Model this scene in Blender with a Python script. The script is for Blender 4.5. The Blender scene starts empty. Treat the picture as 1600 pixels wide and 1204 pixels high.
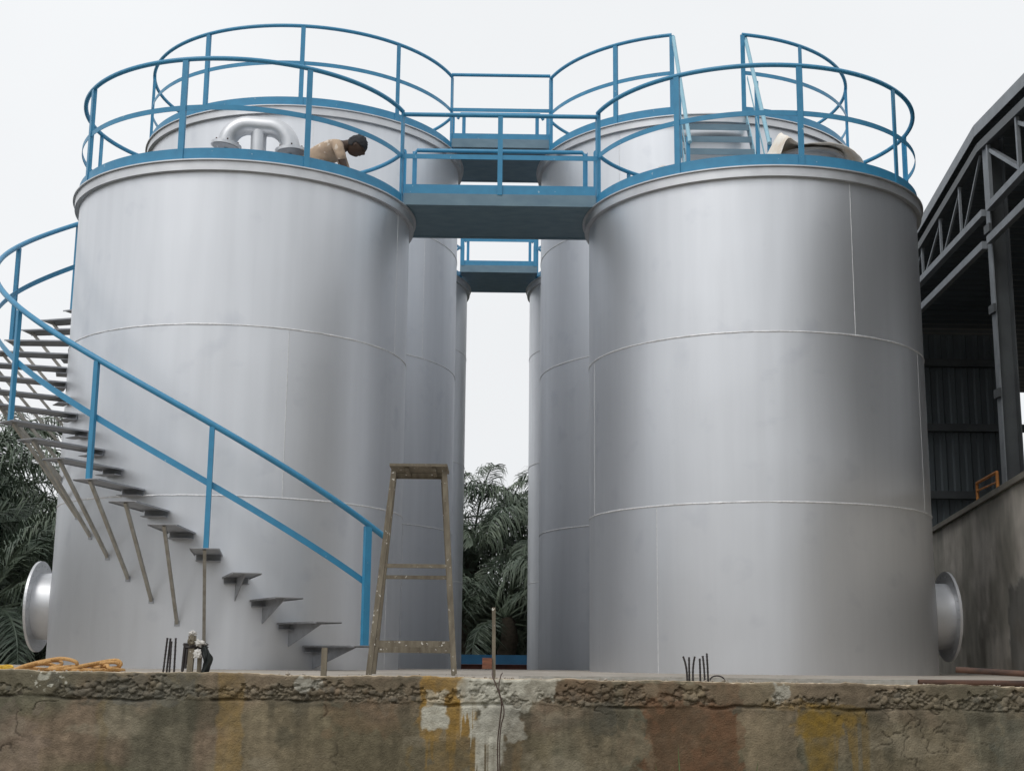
import bpy, bmesh, math, random
import numpy as np
from mathutils import Matrix, Vector, noise as mnoise

random.seed(7)
rng = np.random.default_rng(11)
SC = bpy.context.scene
COL = SC.collection
R_ = math.radians
PI = math.pi

# ------------------------------------------------------------------ camera
PITCH, YAW, ROLL, EYE, FPX = 0.1974, 0.0109, 0.010, 0.0769, 2139.8
cam_d = bpy.data.cameras.new('camera')
cam = bpy.data.objects.new('camera', cam_d)
COL.objects.link(cam)
fw = Vector((math.sin(YAW) * math.cos(PITCH), math.cos(YAW) * math.cos(PITCH), math.sin(PITCH)))
rt0 = Vector((math.cos(YAW), -math.sin(YAW), 0))
up0 = rt0.cross(fw)
rt = rt0 * math.cos(ROLL) + up0 * math.sin(ROLL)
up = up0 * math.cos(ROLL) - rt0 * math.sin(ROLL)
m = Matrix((rt, up, -fw)).transposed().to_4x4()
m.translation = Vector((0, 0, EYE))
cam.matrix_world = m
cam_d.sensor_fit = 'HORIZONTAL'
cam_d.sensor_width = 36
cam_d.lens = 36 * FPX / 1600
cam_d.clip_start = 0.1
cam_d.clip_end = 3000
SC.camera = cam

# ------------------------------------------------------------------ sky and sun (overcast)
SUN_EL, SUN_AZ = R_(52), R_(-140)          # azimuth from +y toward +x: behind the camera, to the left
w = bpy.data.worlds.new('World')
SC.world = w
w.use_nodes = True
nt = w.node_tree
nt.nodes.clear()
out = nt.nodes.new('ShaderNodeOutputWorld')
bg = nt.nodes.new('ShaderNodeBackground')
sky = nt.nodes.new('ShaderNodeTexSky')
sky.sky_type = 'NISHITA'
sky.sun_disc = False
sky.sun_elevation = SUN_EL
sky.sun_rotation = SUN_AZ
sky.dust_density = 6
hs = nt.nodes.new('ShaderNodeHueSaturation')
hs.inputs['Saturation'].default_value = 0.10
mx = nt.nodes.new('ShaderNodeMixRGB')
mx.inputs['Fac'].default_value = 0.86
mx.inputs['Color2'].default_value = (9.5, 9.7, 9.9, 1)
nt.links.new(sky.outputs[0], hs.inputs['Color'])
nt.links.new(hs.outputs[0], mx.inputs['Color1'])
ctc = nt.nodes.new('ShaderNodeTexCoord')
cnz = nt.nodes.new('ShaderNodeTexNoise')
cnz.inputs['Scale'].default_value = 2.2
cnz.inputs['Detail'].default_value = 4
crp = nt.nodes.new('ShaderNodeMapRange')
crp.inputs['From Min'].default_value = 0.3
crp.inputs['From Max'].default_value = 0.7
crp.inputs['To Min'].default_value = 0.955
crp.inputs['To Max'].default_value = 1.035
cml = nt.nodes.new('ShaderNodeMixRGB')
cml.blend_type = 'MULTIPLY'
cml.inputs['Fac'].default_value = 1
nt.links.new(ctc.outputs['Generated'], cnz.inputs['Vector'])
nt.links.new(cnz.outputs['Fac'], crp.inputs['Value'])
nt.links.new(mx.outputs[0], cml.inputs['Color1'])
nt.links.new(crp.outputs[0], cml.inputs['Color2'])
nt.links.new(cml.outputs[0], bg.inputs['Color'])
bg.inputs['Strength'].default_value = 0.1
nt.links.new(bg.outputs[0], out.inputs['Surface'])

sun_d = bpy.data.lights.new('sun', 'SUN')
sun_d.energy = 0.9
sun_d.angle = R_(25)
sun_d.color = (1.0, 0.97, 0.93)
sun = bpy.data.objects.new('sun', sun_d)
COL.objects.link(sun)
sdir = Vector((math.sin(SUN_AZ) * math.cos(SUN_EL), math.cos(SUN_AZ) * math.cos(SUN_EL), math.sin(SUN_EL)))
sun.rotation_euler = sdir.to_track_quat('Z', 'Y').to_euler()
sun.location = (-10, -10, 30)
SC.view_settings.view_transform = 'Standard'
SC.view_settings.look = 'None'
SC.view_settings.exposure = 0.05
SC.view_settings.gamma = 1.0
SC.view_settings.use_curve_mapping = False


# ------------------------------------------------------------------ helpers
def tag(o, label=None, cat=None, group=None, kind=None):
    if label: o['label'] = label
    if cat: o['category'] = cat
    if group: o['group'] = group
    if kind: o['kind'] = kind
    return o


def thing(name, label, cat, loc=(0, 0, 0), rz=0.0, group=None):
    o = bpy.data.objects.new(name, None)
    COL.objects.link(o)
    o.empty_display_size = 0.2
    o.location = loc
    o.rotation_euler = (0, 0, rz)
    return tag(o, label, cat, group)


def pol(th, r, z=0.0):
    """angle in degrees from the camera-facing side (-y) towards +x"""
    a = R_(th)
    return Vector((r * math.sin(a), -r * math.cos(a), z))


class MB:
    def __init__(self):
        self.v, self.f = [], []

    def add(self, vs, fs):
        n = len(self.v)
        self.v += [tuple(p) for p in vs]
        self.f += [tuple(i + n for i in f) for f in fs]
        return self

    def box(self, c, s, rot=None):
        x, y, z = (k / 2 for k in s)
        ps = [Vector((a * x, b * y, d * z)) for d in (-1, 1) for b in (-1, 1) for a in (-1, 1)]
        if rot is not None: ps = [rot @ p for p in ps]
        c = Vector(c)
        return self.add([p + c for p in ps],
                        [(0, 2, 3, 1), (4, 5, 7, 6), (0, 1, 5, 4), (2, 6, 7, 3), (0, 4, 6, 2), (1, 3, 7, 5)])

    def bar(self, p0, p1, w, h, upv=(0, 0, 1)):
        """rectangular bar from p0 to p1; w across, h along the up vector"""
        p0, p1 = Vector(p0), Vector(p1)
        d = (p1 - p0)
        L = d.length
        d.normalize()
        u = Vector(upv)
        s = d.cross(u)
        if s.length < 1e-4:
            s = d.cross(Vector((1, 0, 0)))
        s.normalize()
        u = s.cross(d)
        rot = Matrix((d, s, u)).transposed()
        return self.box((p0 + p1) / 2, (L, w, h), rot)

    def tube(self, path, r, n=10, closed=False, cap=True):
        path = [Vector(p) for p in path]
        N = len(path)
        rs = r if isinstance(r, (list, tuple)) else [r] * N
        tang = []
        for i in range(N):
            a = path[(i - 1) % N] if (closed or i > 0) else path[i]
            b = path[(i + 1) % N] if (closed or i < N - 1) else path[i]
            t = b - a
            tang.append(t.normalized() if t.length > 1e-9 else Vector((0, 0, 1)))
        ref = Vector((0, 0, 1)) if abs(tang[0].z) < 0.9 else Vector((1, 0, 0))
        nrm = (ref - tang[0] * ref.dot(tang[0])).normalized()
        vs, fs = [], []
        for i in range(N):
            t = tang[i]
            nrm = (nrm - t * nrm.dot(t))
            nrm = nrm.normalized() if nrm.length > 1e-6 else t.orthogonal().normalized()
            b = t.cross(nrm)
            for k in range(n):
                a = 2 * PI * k / n
                vs.append(path[i] + (nrm * math.cos(a) + b * math.sin(a)) * rs[i])
        for i in range(N if closed else N - 1):
            j = (i + 1) % N
            for k in range(n):
                k2 = (k + 1) % n
                fs.append((i * n + k, i * n + k2, j * n + k2, j * n + k))
        if cap and not closed:
            fs.append(tuple(range(n))[::-1])
            fs.append(tuple((N - 1) * n + k for k in range(n)))
        return self.add(vs, fs)

    def lathe(self, prof, a0=0, a1=360, step=3.0):
        """closed (r,z) profile swept over angles in degrees"""
        full = abs(a1 - a0) >= 359.999
        ns = max(2, int(math.ceil((a1 - a0) / step)))
        M = len(prof)
        vs, fs = [], []
        cnt = ns if full else ns + 1
        for i in range(cnt):
            th = a0 + (a1 - a0) * i / ns
            for r, z in prof:
                vs.append(pol(th, r, z))
        for i in range(ns):
            j = (i + 1) % cnt
            for k in range(M):
                k2 = (k + 1) % M
                fs.append((i * M + k, j * M + k, j * M + k2, i * M + k2))
        if not full:
            fs.append(tuple(range(M)))
            fs.append(tuple((cnt - 1) * M + k for k in range(M))[::-1])
        return self.add(vs, fs)

    def mesh(self, name, mat=None, smooth=None):
        me = bpy.data.meshes.new(name)
        me.from_pydata(self.v, [], self.f)
        me.update()
        bm = bmesh.new()
        bm.from_mesh(me)
        bmesh.ops.recalc_face_normals(bm, faces=bm.faces)
        if smooth:
            lim = R_(smooth)
            for f in bm.faces: f.smooth = True
            for e in bm.edges:
                if len(e.link_faces) == 2 and e.calc_face_angle(0) > lim: e.smooth = False
        bm.to_mesh(me)
        bm.free()
        if mat: me.materials.append(mat)
        return me

    def build(self, name, mat, parent=None, smooth=None, loc=None):
        o = bpy.data.objects.new(name, self.mesh(name, mat, smooth))
        COL.objects.link(o)
        if parent: o.parent = parent
        if loc: o.location = loc
        return o


def link_mesh(name, me, parent=None, mw=None):
    o = bpy.data.objects.new(name, me)
    COL.objects.link(o)
    if parent: o.parent = parent
    if mw is not None: o.matrix_local = mw
    return o


# ------------------------------------------------------------------ materials
def nn(nt, t, **kw):
    n = nt.nodes.new(t)
    for k, v in kw.items(): setattr(n, k, v)
    return n


def pbr(name, c1, c2=None, rough=0.6, metal=0.0, scale=(6, 6, 6), detail=6, lo=0.35, hi=0.7, bump=0.0, bscale=60,
        rvar=0.0, spots=None, spot_scale=30, spot_thr=0.66, attr=None, spec=0.5, wave=0.0):
    M = bpy.data.materials.new(name)
    M.use_nodes = True
    nt = M.node_tree
    b = nt.nodes['Principled BSDF']
    b.inputs['Roughness'].default_value = rough
    b.inputs['Metallic'].default_value = metal
    b.inputs['Specular IOR Level'].default_value = spec
    L = nt.links.new
    tc = nn(nt, 'ShaderNodeTexCoord')
    mp = nn(nt, 'ShaderNodeMapping')
    mp.inputs['Scale'].default_value = scale
    L(tc.outputs['Object'], mp.inputs['Vector'])
    nz = nn(nt, 'ShaderNodeTexNoise')
    nz.inputs['Scale'].default_value = 1
    nz.inputs['Detail'].default_value = detail
    L(mp.outputs[0], nz.inputs['Vector'])
    rp = nn(nt, 'ShaderNodeMapRange')
    rp.inputs['From Min'].default_value = lo
    rp.inputs['From Max'].default_value = hi
    L(nz.outputs['Fac'], rp.inputs['Value'])
    mix = nn(nt, 'ShaderNodeMixRGB')
    L(rp.outputs[0], mix.inputs['Fac'])
    c2 = c2 or tuple(k * 0.8 for k in c1)
    mix.inputs['Color1'].default_value = (*c1, 1)
    mix.inputs['Color2'].default_value = (*c2, 1)
    colout = mix.outputs[0]
    if attr:
        at = nn(nt, 'ShaderNodeAttribute', attribute_name=attr)
        ml = nn(nt, 'ShaderNodeMixRGB', blend_type='MULTIPLY')
        ml.inputs['Fac'].default_value = 1
        L(at.outputs['Color'], ml.inputs['Color1'])
        L(colout, ml.inputs['Color2'])
        colout = ml.outputs[0]
    if spots:
        n2 = nn(nt, 'ShaderNodeTexNoise')
        n2.inputs['Scale'].default_value = spot_scale
        n2.inputs['Detail'].default_value = 3
        L(tc.outputs['Object'], n2.inputs['Vector'])
        r2 = nn(nt, 'ShaderNodeMapRange')
        r2.inputs['From Min'].default_value = spot_thr
        r2.inputs['From Max'].default_value = spot_thr + (0.04 if spot_scale > 5 else 0.16)
        L(n2.outputs['Fac'], r2.inputs['Value'])
        m2 = nn(nt, 'ShaderNodeMixRGB')
        L(r2.outputs[0], m2.inputs['Fac'])
        L(colout, m2.inputs['Color1'])
        m2.inputs['Color2'].default_value = (*spots, 1)
        colout = m2.outputs[0]
    L(colout, b.inputs['Base Color'])
    if rvar:
        rr = nn(nt, 'ShaderNodeMapRange')
        rr.inputs['To Min'].default_value = rough - rvar
        rr.inputs['To Max'].default_value = rough + rvar
        L(nz.outputs['Fac'], rr.inputs['Value'])
        L(rr.outputs[0], b.inputs['Roughness'])
    last = None
    if wave:
        n4 = nn(nt, 'ShaderNodeTexNoise')
        n4.inputs['Scale'].default_value = 1.3
        n4.inputs['Detail'].default_value = 1
        L(tc.outputs['Object'], n4.inputs['Vector'])
        bw = nn(nt, 'ShaderNodeBump')
        bw.inputs['Strength'].default_value = 1.0
        bw.inputs['Distance'].default_value = wave
        L(n4.outputs['Fac'], bw.inputs['Height'])
        last = bw
    if bump:
        n3 = nn(nt, 'ShaderNodeTexNoise')
        n3.inputs['Scale'].default_value = bscale
        n3.inputs['Detail'].default_value = 5
        L(tc.outputs['Object'], n3.inputs['Vector'])
        bp = nn(nt, 'ShaderNodeBump')
        bp.inputs['Strength'].default_value = bump
        bp.inputs['Distance'].default_value = 0.01
        L(n3.outputs['Fac'], bp.inputs['Height'])
        if last: L(last.outputs[0], bp.inputs['Normal'])
        last = bp
    if last: L(last.outputs[0], b.inputs['Normal'])
    return M


M_SILVER = pbr('aluminium_paint', (0.712, 0.73, 0.762), (0.677, 0.695, 0.727), rough=0.42, metal=0.80, scale=(7, 7, 0.5), spots=(0.63, 0.65, 0.69), spot_scale=2.6, spot_thr=0.60,
               detail=6, rvar=0.07, bump=0.035, bscale=200, wave=0.006)
M_SILVER2 = pbr('aluminium_paint_fittings', (0.66, 0.67, 0.69), (0.58, 0.59, 0.61), rough=0.46, metal=0.78, scale=(5, 5, 5))
M_WELD = pbr('weld_bead_paint', (0.80, 0.80, 0.81), (0.60, 0.61, 0.62), rough=0.5, metal=0.35, scale=(30, 30, 30), bump=0.3, bscale=120)
M_GREY = pbr('grey_primer_steel', (0.40, 0.415, 0.44), (0.31, 0.32, 0.345), rough=0.5, metal=0.35, scale=(12, 12, 12), bump=0.05)
M_STRUT = pbr('strut_steel', (0.44, 0.425, 0.39), (0.32, 0.30, 0.26), rough=0.5, metal=0.4, scale=(20, 20, 6))
M_BLUE = pbr('blue_rail_paint', (0.046, 0.262, 0.455), (0.040, 0.225, 0.40), rough=0.42, scale=(9, 9, 9), rvar=0.06,
             spots=(0.30, 0.45, 0.55), spot_scale=22, spot_thr=0.71)
M_PALE = pbr('pale_blue_paint', (0.28, 0.50, 0.60), (0.24, 0.45, 0.56), rough=0.45, scale=(9, 9, 9))
M_DECK = pbr('blue_grey_deck_paint', (0.16, 0.25, 0.31), (0.12, 0.20, 0.26), rough=0.5, scale=(4, 8, 8), rvar=0.06)
M_WOOD = pbr('weathered_wood', (0.20, 0.175, 0.13), (0.12, 0.10, 0.072), rough=0.85, scale=(30, 30, 6), bump=0.35, bscale=70,
             spots=(0.62, 0.60, 0.55), spot_scale=38, spot_thr=0.66)
M_RUST = pbr('rusty_steel', (0.13, 0.068, 0.046), (0.05, 0.032, 0.026), rough=0.75, metal=0.2, scale=(6, 20, 20), bump=0.2, bscale=90)
M_REBAR = pbr('rebar_steel', (0.055, 0.05, 0.05), (0.035, 0.03, 0.03), rough=0.7, metal=0.3, scale=(30, 30, 30))
M_CONC = pbr('pad_concrete', (0.42, 0.38, 0.33), (0.27, 0.24, 0.205), rough=0.9, scale=(3, 3, 3), bump=0.3, bscale=40)
M_YARD = pbr('yard_dirt', (0.11, 0.095, 0.075), (0.07, 0.065, 0.05), rough=0.95, scale=(0.7, 0.7, 0.7), bump=0.4, bscale=12)
M_GROUND = pbr('rough_ground', (0.085, 0.09, 0.05), (0.12, 0.095, 0.07), rough=0.95, scale=(0.3, 0.3, 0.3), bump=0.5, bscale=6)
M_WALL = pbr('stained_concrete', (1.08, 1.08, 1.08), (0.80, 0.80, 0.80), rough=0.92, scale=(22, 22, 30), detail=9, lo=0.3, hi=0.7,
             bump=0.5, bscale=110, attr='Col', spec=0.25)
M_RWALL = pbr('old_render', (1.05, 1.05, 1.05), (0.82, 0.82, 0.82), rough=0.93, scale=(4, 4, 3), detail=8, bump=0.3, bscale=25,
              attr='Col', spec=0.2)
M_DSTEEL = pbr('dark_grey_steel', (0.10, 0.11, 0.115), (0.075, 0.08, 0.085), rough=0.5, metal=0.3, scale=(3, 3, 3))
M_LSTEEL = pbr('grey_steel_angle', (0.25, 0.27, 0.29), (0.19, 0.205, 0.22), rough=0.5, metal=0.3, scale=(5, 5, 5))
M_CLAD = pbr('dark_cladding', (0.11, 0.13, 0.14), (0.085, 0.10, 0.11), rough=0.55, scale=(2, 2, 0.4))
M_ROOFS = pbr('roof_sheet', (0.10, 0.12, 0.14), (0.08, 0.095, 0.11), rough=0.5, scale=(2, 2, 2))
M_ORANGE = pbr('orange_paint', (0.55, 0.22, 0.05), (0.42, 0.16, 0.04), rough=0.5)
M_ROPE = pbr('orange_rope', (0.62, 0.37, 0.15), (0.46, 0.26, 0.10), rough=0.85, scale=(90, 90, 90), bump=0.6, bscale=200)
M_YROPE = pbr('yellow_rope', (0.75, 0.48, 0.04), (0.60, 0.36, 0.03), rough=0.8, scale=(90, 90, 90), bump=0.5, bscale=200)
M_TARP = pbr('stained_tarpaulin', (0.86, 0.82, 0.75), (0.74, 0.62, 0.48), rough=0.8, scale=(5, 5, 5), lo=0.42, hi=0.68, bump=0.4, bscale=30)
M_WHITE = pbr('white_rag', (0.72, 0.71, 0.68), (0.55, 0.53, 0.50), rough=0.85, scale=(14, 14, 14), bump=0.4, bscale=40)
M_BLACK = pbr('black_plastic', (0.022, 0.028, 0.028), (0.014, 0.018, 0.018), rough=0.5, scale=(20, 20, 20), bump=0.4, bscale=40)
M_WIRE = pbr('brown_wire', (0.10, 0.065, 0.05), (0.07, 0.045, 0.035), rough=0.7)
M_BRICK = pbr('rusty_block', (0.24, 0.10, 0.055), (0.14, 0.06, 0.04), rough=0.9, scale=(12, 12, 60), bump=0.4, bscale=60)
M_SKIPB = pbr('skip_blue_paint', (0.045, 0.22, 0.42), (0.035, 0.16, 0.32), rough=0.5, scale=(2, 2, 2))
M_SKIPR = pbr('skip_red_oxide', (0.16, 0.055, 0.04), (0.10, 0.04, 0.03), rough=0.75, scale=(3, 3, 3))
M_SKIN = pbr('dark_skin', (0.075, 0.042, 0.028), (0.06, 0.034, 0.022), rough=0.5, scale=(14, 14, 14))
M_HAIR = pbr('black_hair', (0.02, 0.02, 0.024), (0.014, 0.014, 0.016), rough=0.75, scale=(60, 60, 60), bump=0.5, bscale=120)
M_SHIRT = pbr('paint_splashed_shirt', (0.56, 0.42, 0.30), (0.36, 0.26, 0.19), rough=0.9, scale=(7, 7, 7), bump=0.8, bscale=16,
              spots=(0.68, 0.58, 0.48), spot_scale=9, spot_thr=0.60)
M_TROUS = pbr('dark_trousers', (0.05, 0.05, 0.06), (0.035, 0.035, 0.045), rough=0.9)


def leaf_mat(name, c1, c2, rough=0.45):
    M = pbr(name, c1, c2, rough=rough, scale=(1.2, 1.2, 1.2), detail=2, spec=0.4)
    b = M.node_tree.nodes['Principled BSDF']
    b.inputs['Subsurface Weight'].default_value = 0.0
    return M


M_FROND = leaf_mat('palm_leaf', (0.070, 0.098, 0.070), (0.12, 0.15, 0.10))
M_FROND2 = leaf_mat('palm_leaf_pale', (0.10, 0.13, 0.10), (0.14, 0.17, 0.12))
M_BUSH = leaf_mat('bush_leaf', (0.022, 0.036, 0.020), (0.045, 0.065, 0.032))
M_TRUNK = pbr('palm_trunk', (0.09, 0.075, 0.055), (0.05, 0.042, 0.03), rough=0.95, scale=(8, 8, 14), bump=0.8, bscale=14)
M_GRASS = leaf_mat('grass_blade', (0.08, 0.15, 0.04), (0.20, 0.25, 0.11))

# ------------------------------------------------------------------ setting
PADZ, YARDZ = -0.05, -0.35
g = MB()
g.add([(-900, -300, -1.5), (900, -300, -1.5), (900, 1500, -1.5), (-900, 1500, -1.5)], [(0, 1, 2, 3)])
tag(g.build('ground', M_GROUND), kind='structure')
g = MB().box((-4, 12.85, (PADZ - 1.6) / 2), (22, 11.1, PADZ + 1.6))
g.v = [(x, y, z) for x, y, z in g.v]
tag(g.build('concrete_pad', M_CONC), kind='structure')
g = MB().box((-4, 39.2, (YARDZ - 1.6) / 2), (90, 41.6, YARDZ + 1.6))
tag(g.build('yard', M_YARD), kind='structure')

# ------------------------------------------------------------------ tanks
SX, Y1, Y2, Y3 = 3.122, 16.33, 21.07, 28.5
R1, R2 = 2.0, 2.45


def flange_mesh(name, ro, ri, t, nholes, hr, mat):
    """annulus in the yz-plane, thickness along x, with real bolt holes"""
    bm = bmesh.new()

    def loop(cy, cz, r, n):
        vs = [bm.verts.new((0, cy + r * math.cos(2 * PI * k / n), cz + r * math.sin(2 * PI * k / n))) for k in range(n)]
        return [bm.edges.new((vs[k], vs[(k + 1) % n])) for k in range(n)]

    es = loop(0, 0, ro, 72) + loop(0, 0, ri, 60)
    for k in range(nholes):
        a = 2 * PI * (k + .5) / nholes
        rr = ro - 0.055
        es += loop(rr * math.cos(a), rr * math.sin(a), hr, 8)
    bmesh.ops.triangle_fill(bm, use_beauty=True, edges=es, normal=(1, 0, 0))
    ex = bmesh.ops.extrude_face_region(bm, geom=list(bm.faces))
    bmesh.ops.translate(bm, verts=[v for v in ex['geom'] if isinstance(v, bmesh.types.BMVert)], vec=(t, 0, 0))
    bmesh.ops.recalc_face_normals(bm, faces=bm.faces)
    me = bpy.data.meshes.new(name)
    bm.to_mesh(me)
    bm.free()
    me.materials.append(mat)
    return me


def make_tank(label, cx, cy, R, H, z0, zs, vseams, posts, rail_arcs, rail_h, mid_h, group='silver storage tanks in three rows'):
    t = thing('storage_tank', label, 'storage tank', (cx, cy, 0), group=group)
    lv = [z0] + zs + [H - 0.02]
    T = 0.008
    for k in range(len(lv) - 1):
        a, b = lv[k] + (0.001 if k else 0), lv[k + 1] - 0.001
        ss = sorted(vseams[k])
        for i, s in enumerate(ss):
            e = ss[(i + 1) % len(ss)] + (360 if i == len(ss) - 1 else 0)
            g = 0.06
            MB().lathe([(R, a), (R, b), (R - T, b), (R - T, a)], s + g, e - g, 3.0).build('shell_plate', M_SILVER, t, 40)
            # vertical weld bead
            n = 10
            path = [pol(s + random.uniform(-.02, .02), R - 0.002, a + (b - a) * j / n) for j in range(n + 1)]
            MB().tube(path, 0.0048, 6).build('weld_seam', M_WELD, t, 60)
        if k:
            n = 180
            path = [pol(360 * j / n, R - 0.002, lv[k] + random.uniform(-.0015, .0015)) for j in range(n)]
            MB().tube(path, [0.0105 + random.uniform(-.002, .002) for _ in path], 6, closed=True).build('weld_seam', M_WELD, t, 60)
    # rim: projecting lip over a curb band
    MB().lathe([(R + 0.001, H - 0.118), (R + 0.055, H - 0.118), (R + 0.055, H - 0.014), (R + 0.001, H - 0.014)], 0, 360, 2.5).build('rim_band', M_SILVER2, t, 30)
    MB().lathe([(R - 0.05, H - 0.0135), (R + 0.082, H - 0.0135), (R + 0.082, H), (R - 0.05, H)], 0, 360, 2.5).build('rim_lip', M_SILVER2, t, 30)
    # low cone roof
    rf = MB()
    n = 96
    vs = [Vector((0, 0, H + 0.08))] + [pol(360 * k / n, R - 0.051, H - 0.004) for k in range(n)]
    fs = [(0, 1 + k, 1 + (k + 1) % n) for k in range(n)]
    rf.add(vs, fs)
    rf.build('roof', M_SILVER2, t, 30)
    # guard rail
    for a in posts:
        p = pol(a, R + 0.026)
        rot = Matrix.Rotation(R_(a), 3, 'Z')
        g = MB()
        g.box(p + Vector((0, 0, H + rail_h / 2 - 0.006)), (0.066, 0.010, rail_h - 0.014), rot)
        g.box(pol(a + 0.025 / R * 57.3, R + 0.003) + Vector((0, 0, H + rail_h / 2 - 0.006)), (0.008, 0.036, rail_h - 0.014), rot)
        g.build('rail_post', M_BLUE, t)
    for a0, a1 in rail_arcs:
        n = int((a1 - a0) / 3) + 2
        MB().tube([pol(a0 + (a1 - a0) * j / n, R + 0.012, H + rail_h) for j in range(n + 1)], 0.027, 10).build('top_rail', M_BLUE, t, 60)
        MB().lathe([(R + 0.013, H + mid_h - .03), (R + 0.020, H + mid_h - .03), (R + 0.020, H + mid_h + .03), (R + 0.013, H + mid_h + .03)],
                   a0, a1, 3).build('mid_rail', M_BLUE, t, 60)
        MB().lathe([(R + 0.0125, H + 0.002), (R + 0.0205, H + 0.002), (R + 0.0205, H + .145), (R + 0.0125, H + .145)],
                   a0, a1, 3).build('toe_plate', M_BLUE, t, 60)
    return t


def nozzle(t, R, z, side):
    g = MB()
    prof = []
    # pipe along x
    n = 64
    L0, L1 = R - 0.12, R + 0.205
    for r, flip in ((0.385, 0), (0.375, 1)):
        vs, fs = [], []
        for x in (L0, L1):
            vs += [(side * x, r * math.cos(2 * PI * k / n), z + r * math.sin(2 * PI * k / n)) for k in range(n)]
        fs = [(k, (k + 1) % n, n + (k + 1) % n, n + k) for k in range(n)]
        g.add(vs, fs)
    nz = g.build('nozzle', M_SILVER2, t, 40)
    me = flange_mesh('flange', 0.525, 0.386, 0.03, 28, 0.012, M_SILVER2)
    fo = link_mesh('flange', me, nz, Matrix.Translation((side * (R + 0.205) - (0.03 if side < 0 else 0) + (0.0), 0, z)))
    # blind cover on the outside
    vs = [(side * (R + 0.200), 0.374 * math.cos(2 * PI * k / n), z + 0.374 * math.sin(2 * PI * k / n)) for k in range(n)]
    vs += [(side * (R + 0.190), 0.374 * math.cos(2 * PI * k / n), z + 0.374 * math.sin(2 * PI * k / n)) for k in range(n)]
    MB().add(vs, [tuple(range(n)), tuple(range(n, 2 * n))] + [(k, (k + 1) % n, n + (k + 1) % n, n + k) for k in range(n)]).build('cover_disc', M_GREY, nz)
    # reinforcing pad, a curved collar on the shell
    g = MB()
    vs, fs = [], []
    nr = 4
    for i in range(nr + 1):
        rr = 0.392 + 0.19 * i / nr
        for k in range(n):
            y, zz = rr * math.cos(2 * PI * k / n), rr * math.sin(2 * PI * k / n)
            off = 0.010 if i < nr else 0.0
            vs.append((side * (math.sqrt(R * R - y * y) + off), y, z + zz))
    for i in range(nr):
        for k in range(n):
            fs.append((i * n + k, i * n + (k + 1) % n, (i + 1) * n + (k + 1) % n, (i + 1) * n + k))
    g.add(vs, fs).build('reinforcing_pad', M_SILVER2, t, 60)
    return nz


def vs_(*ang): return [list(a) for a in ang]


Z1 = [1.732, 3.576]
tl = make_tank('front left silver tank with the blue stair winding round its shell', -SX, Y1, R1, 5.42, PADZ, Z1,
               [[71.0, 250], [25.2, 205], [72.5, 252]],
               [73.4, 28.3, -11.5, -56, -100, -160, 158, 112], [(-122, 73.4), (112, 205)], 1.20, 0.62)
tr = make_tank('front right silver tank carrying the stained tarpaulin on its roof', SX, Y1, R1, 5.44, PADZ, Z1,
               [[-43.3, 137], [-79.6, 57.2], [22.9, 203]],
               [-74, -33.6, 6.0, 45.4, 92, 137, 180, 222, 248], [(-74, 248)], 1.20, 0.63)
Z2 = [1.947, 4.40, 6.285]
t2l = make_tank('taller silver tank right behind the front left one', -SX, Y2, R2, 7.86, YARDZ, Z2,
                [[47.7, 237], [20, 200], [55.2, 249], [10, 190]],
                [-75, -29.4, 5.4, 39.8, 72.4, 109.6, 150, 190, 235], [(-250.4, 72.4)], 1.25, 0.67)
t2r = make_tank('taller silver tank behind the front right one with a railing gap for steps', SX, Y2, R2, 7.82, YARDZ, Z2,
                [[-35, 145], [20, 200], [-25, 155], [-34, 146]],
                [-71.5, -35.2, -14.7, 9.4, 32.3, 75, 120, 165, 210, 250.4], [(-71.5, -14.7), (9.4, 250.4)], 1.27, 0.67)
Z3 = [1.60, 4.0, 6.33]
t3l = make_tank('farthest silver tank on the left, a sliver beside the palms in the gap', -SX, Y3, R2, 7.86, YARDZ, Z3,
                [[30, 237], [20, 200], [40, 249], [10, 190]],
                [-75, -29, 5, 40, 71, 109, 150, 190, 235], [(-251, 71)], 1.25, 0.67)
t3r = make_tank('farthest silver tank on the right, a sliver beside the palms in the gap', SX, Y3, R2, 7.86, YARDZ, Z3,
                [[-30, 145], [20, 200], [-40, 155], [-34, 146]],
                [-71, -35, 5, 40, 75, 120, 165, 210, 251], [(-71, 251)], 1.25, 0.67)
nozzle(tl, R1, 0.635, -1)
nozzle(tr, R1, 0.625, 1)


# vent on the front left roof: twin goosenecks on a riser
def arc_pts(c, r, a0, a1, n, y):
    return [Vector((c[0] + r * math.cos(R_(a0 + (a1 - a0) * k / n)), y, c[1] + r * math.sin(R_(a0 + (a1 - a0) * k / n)))) for k in range(n + 1)]


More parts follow.
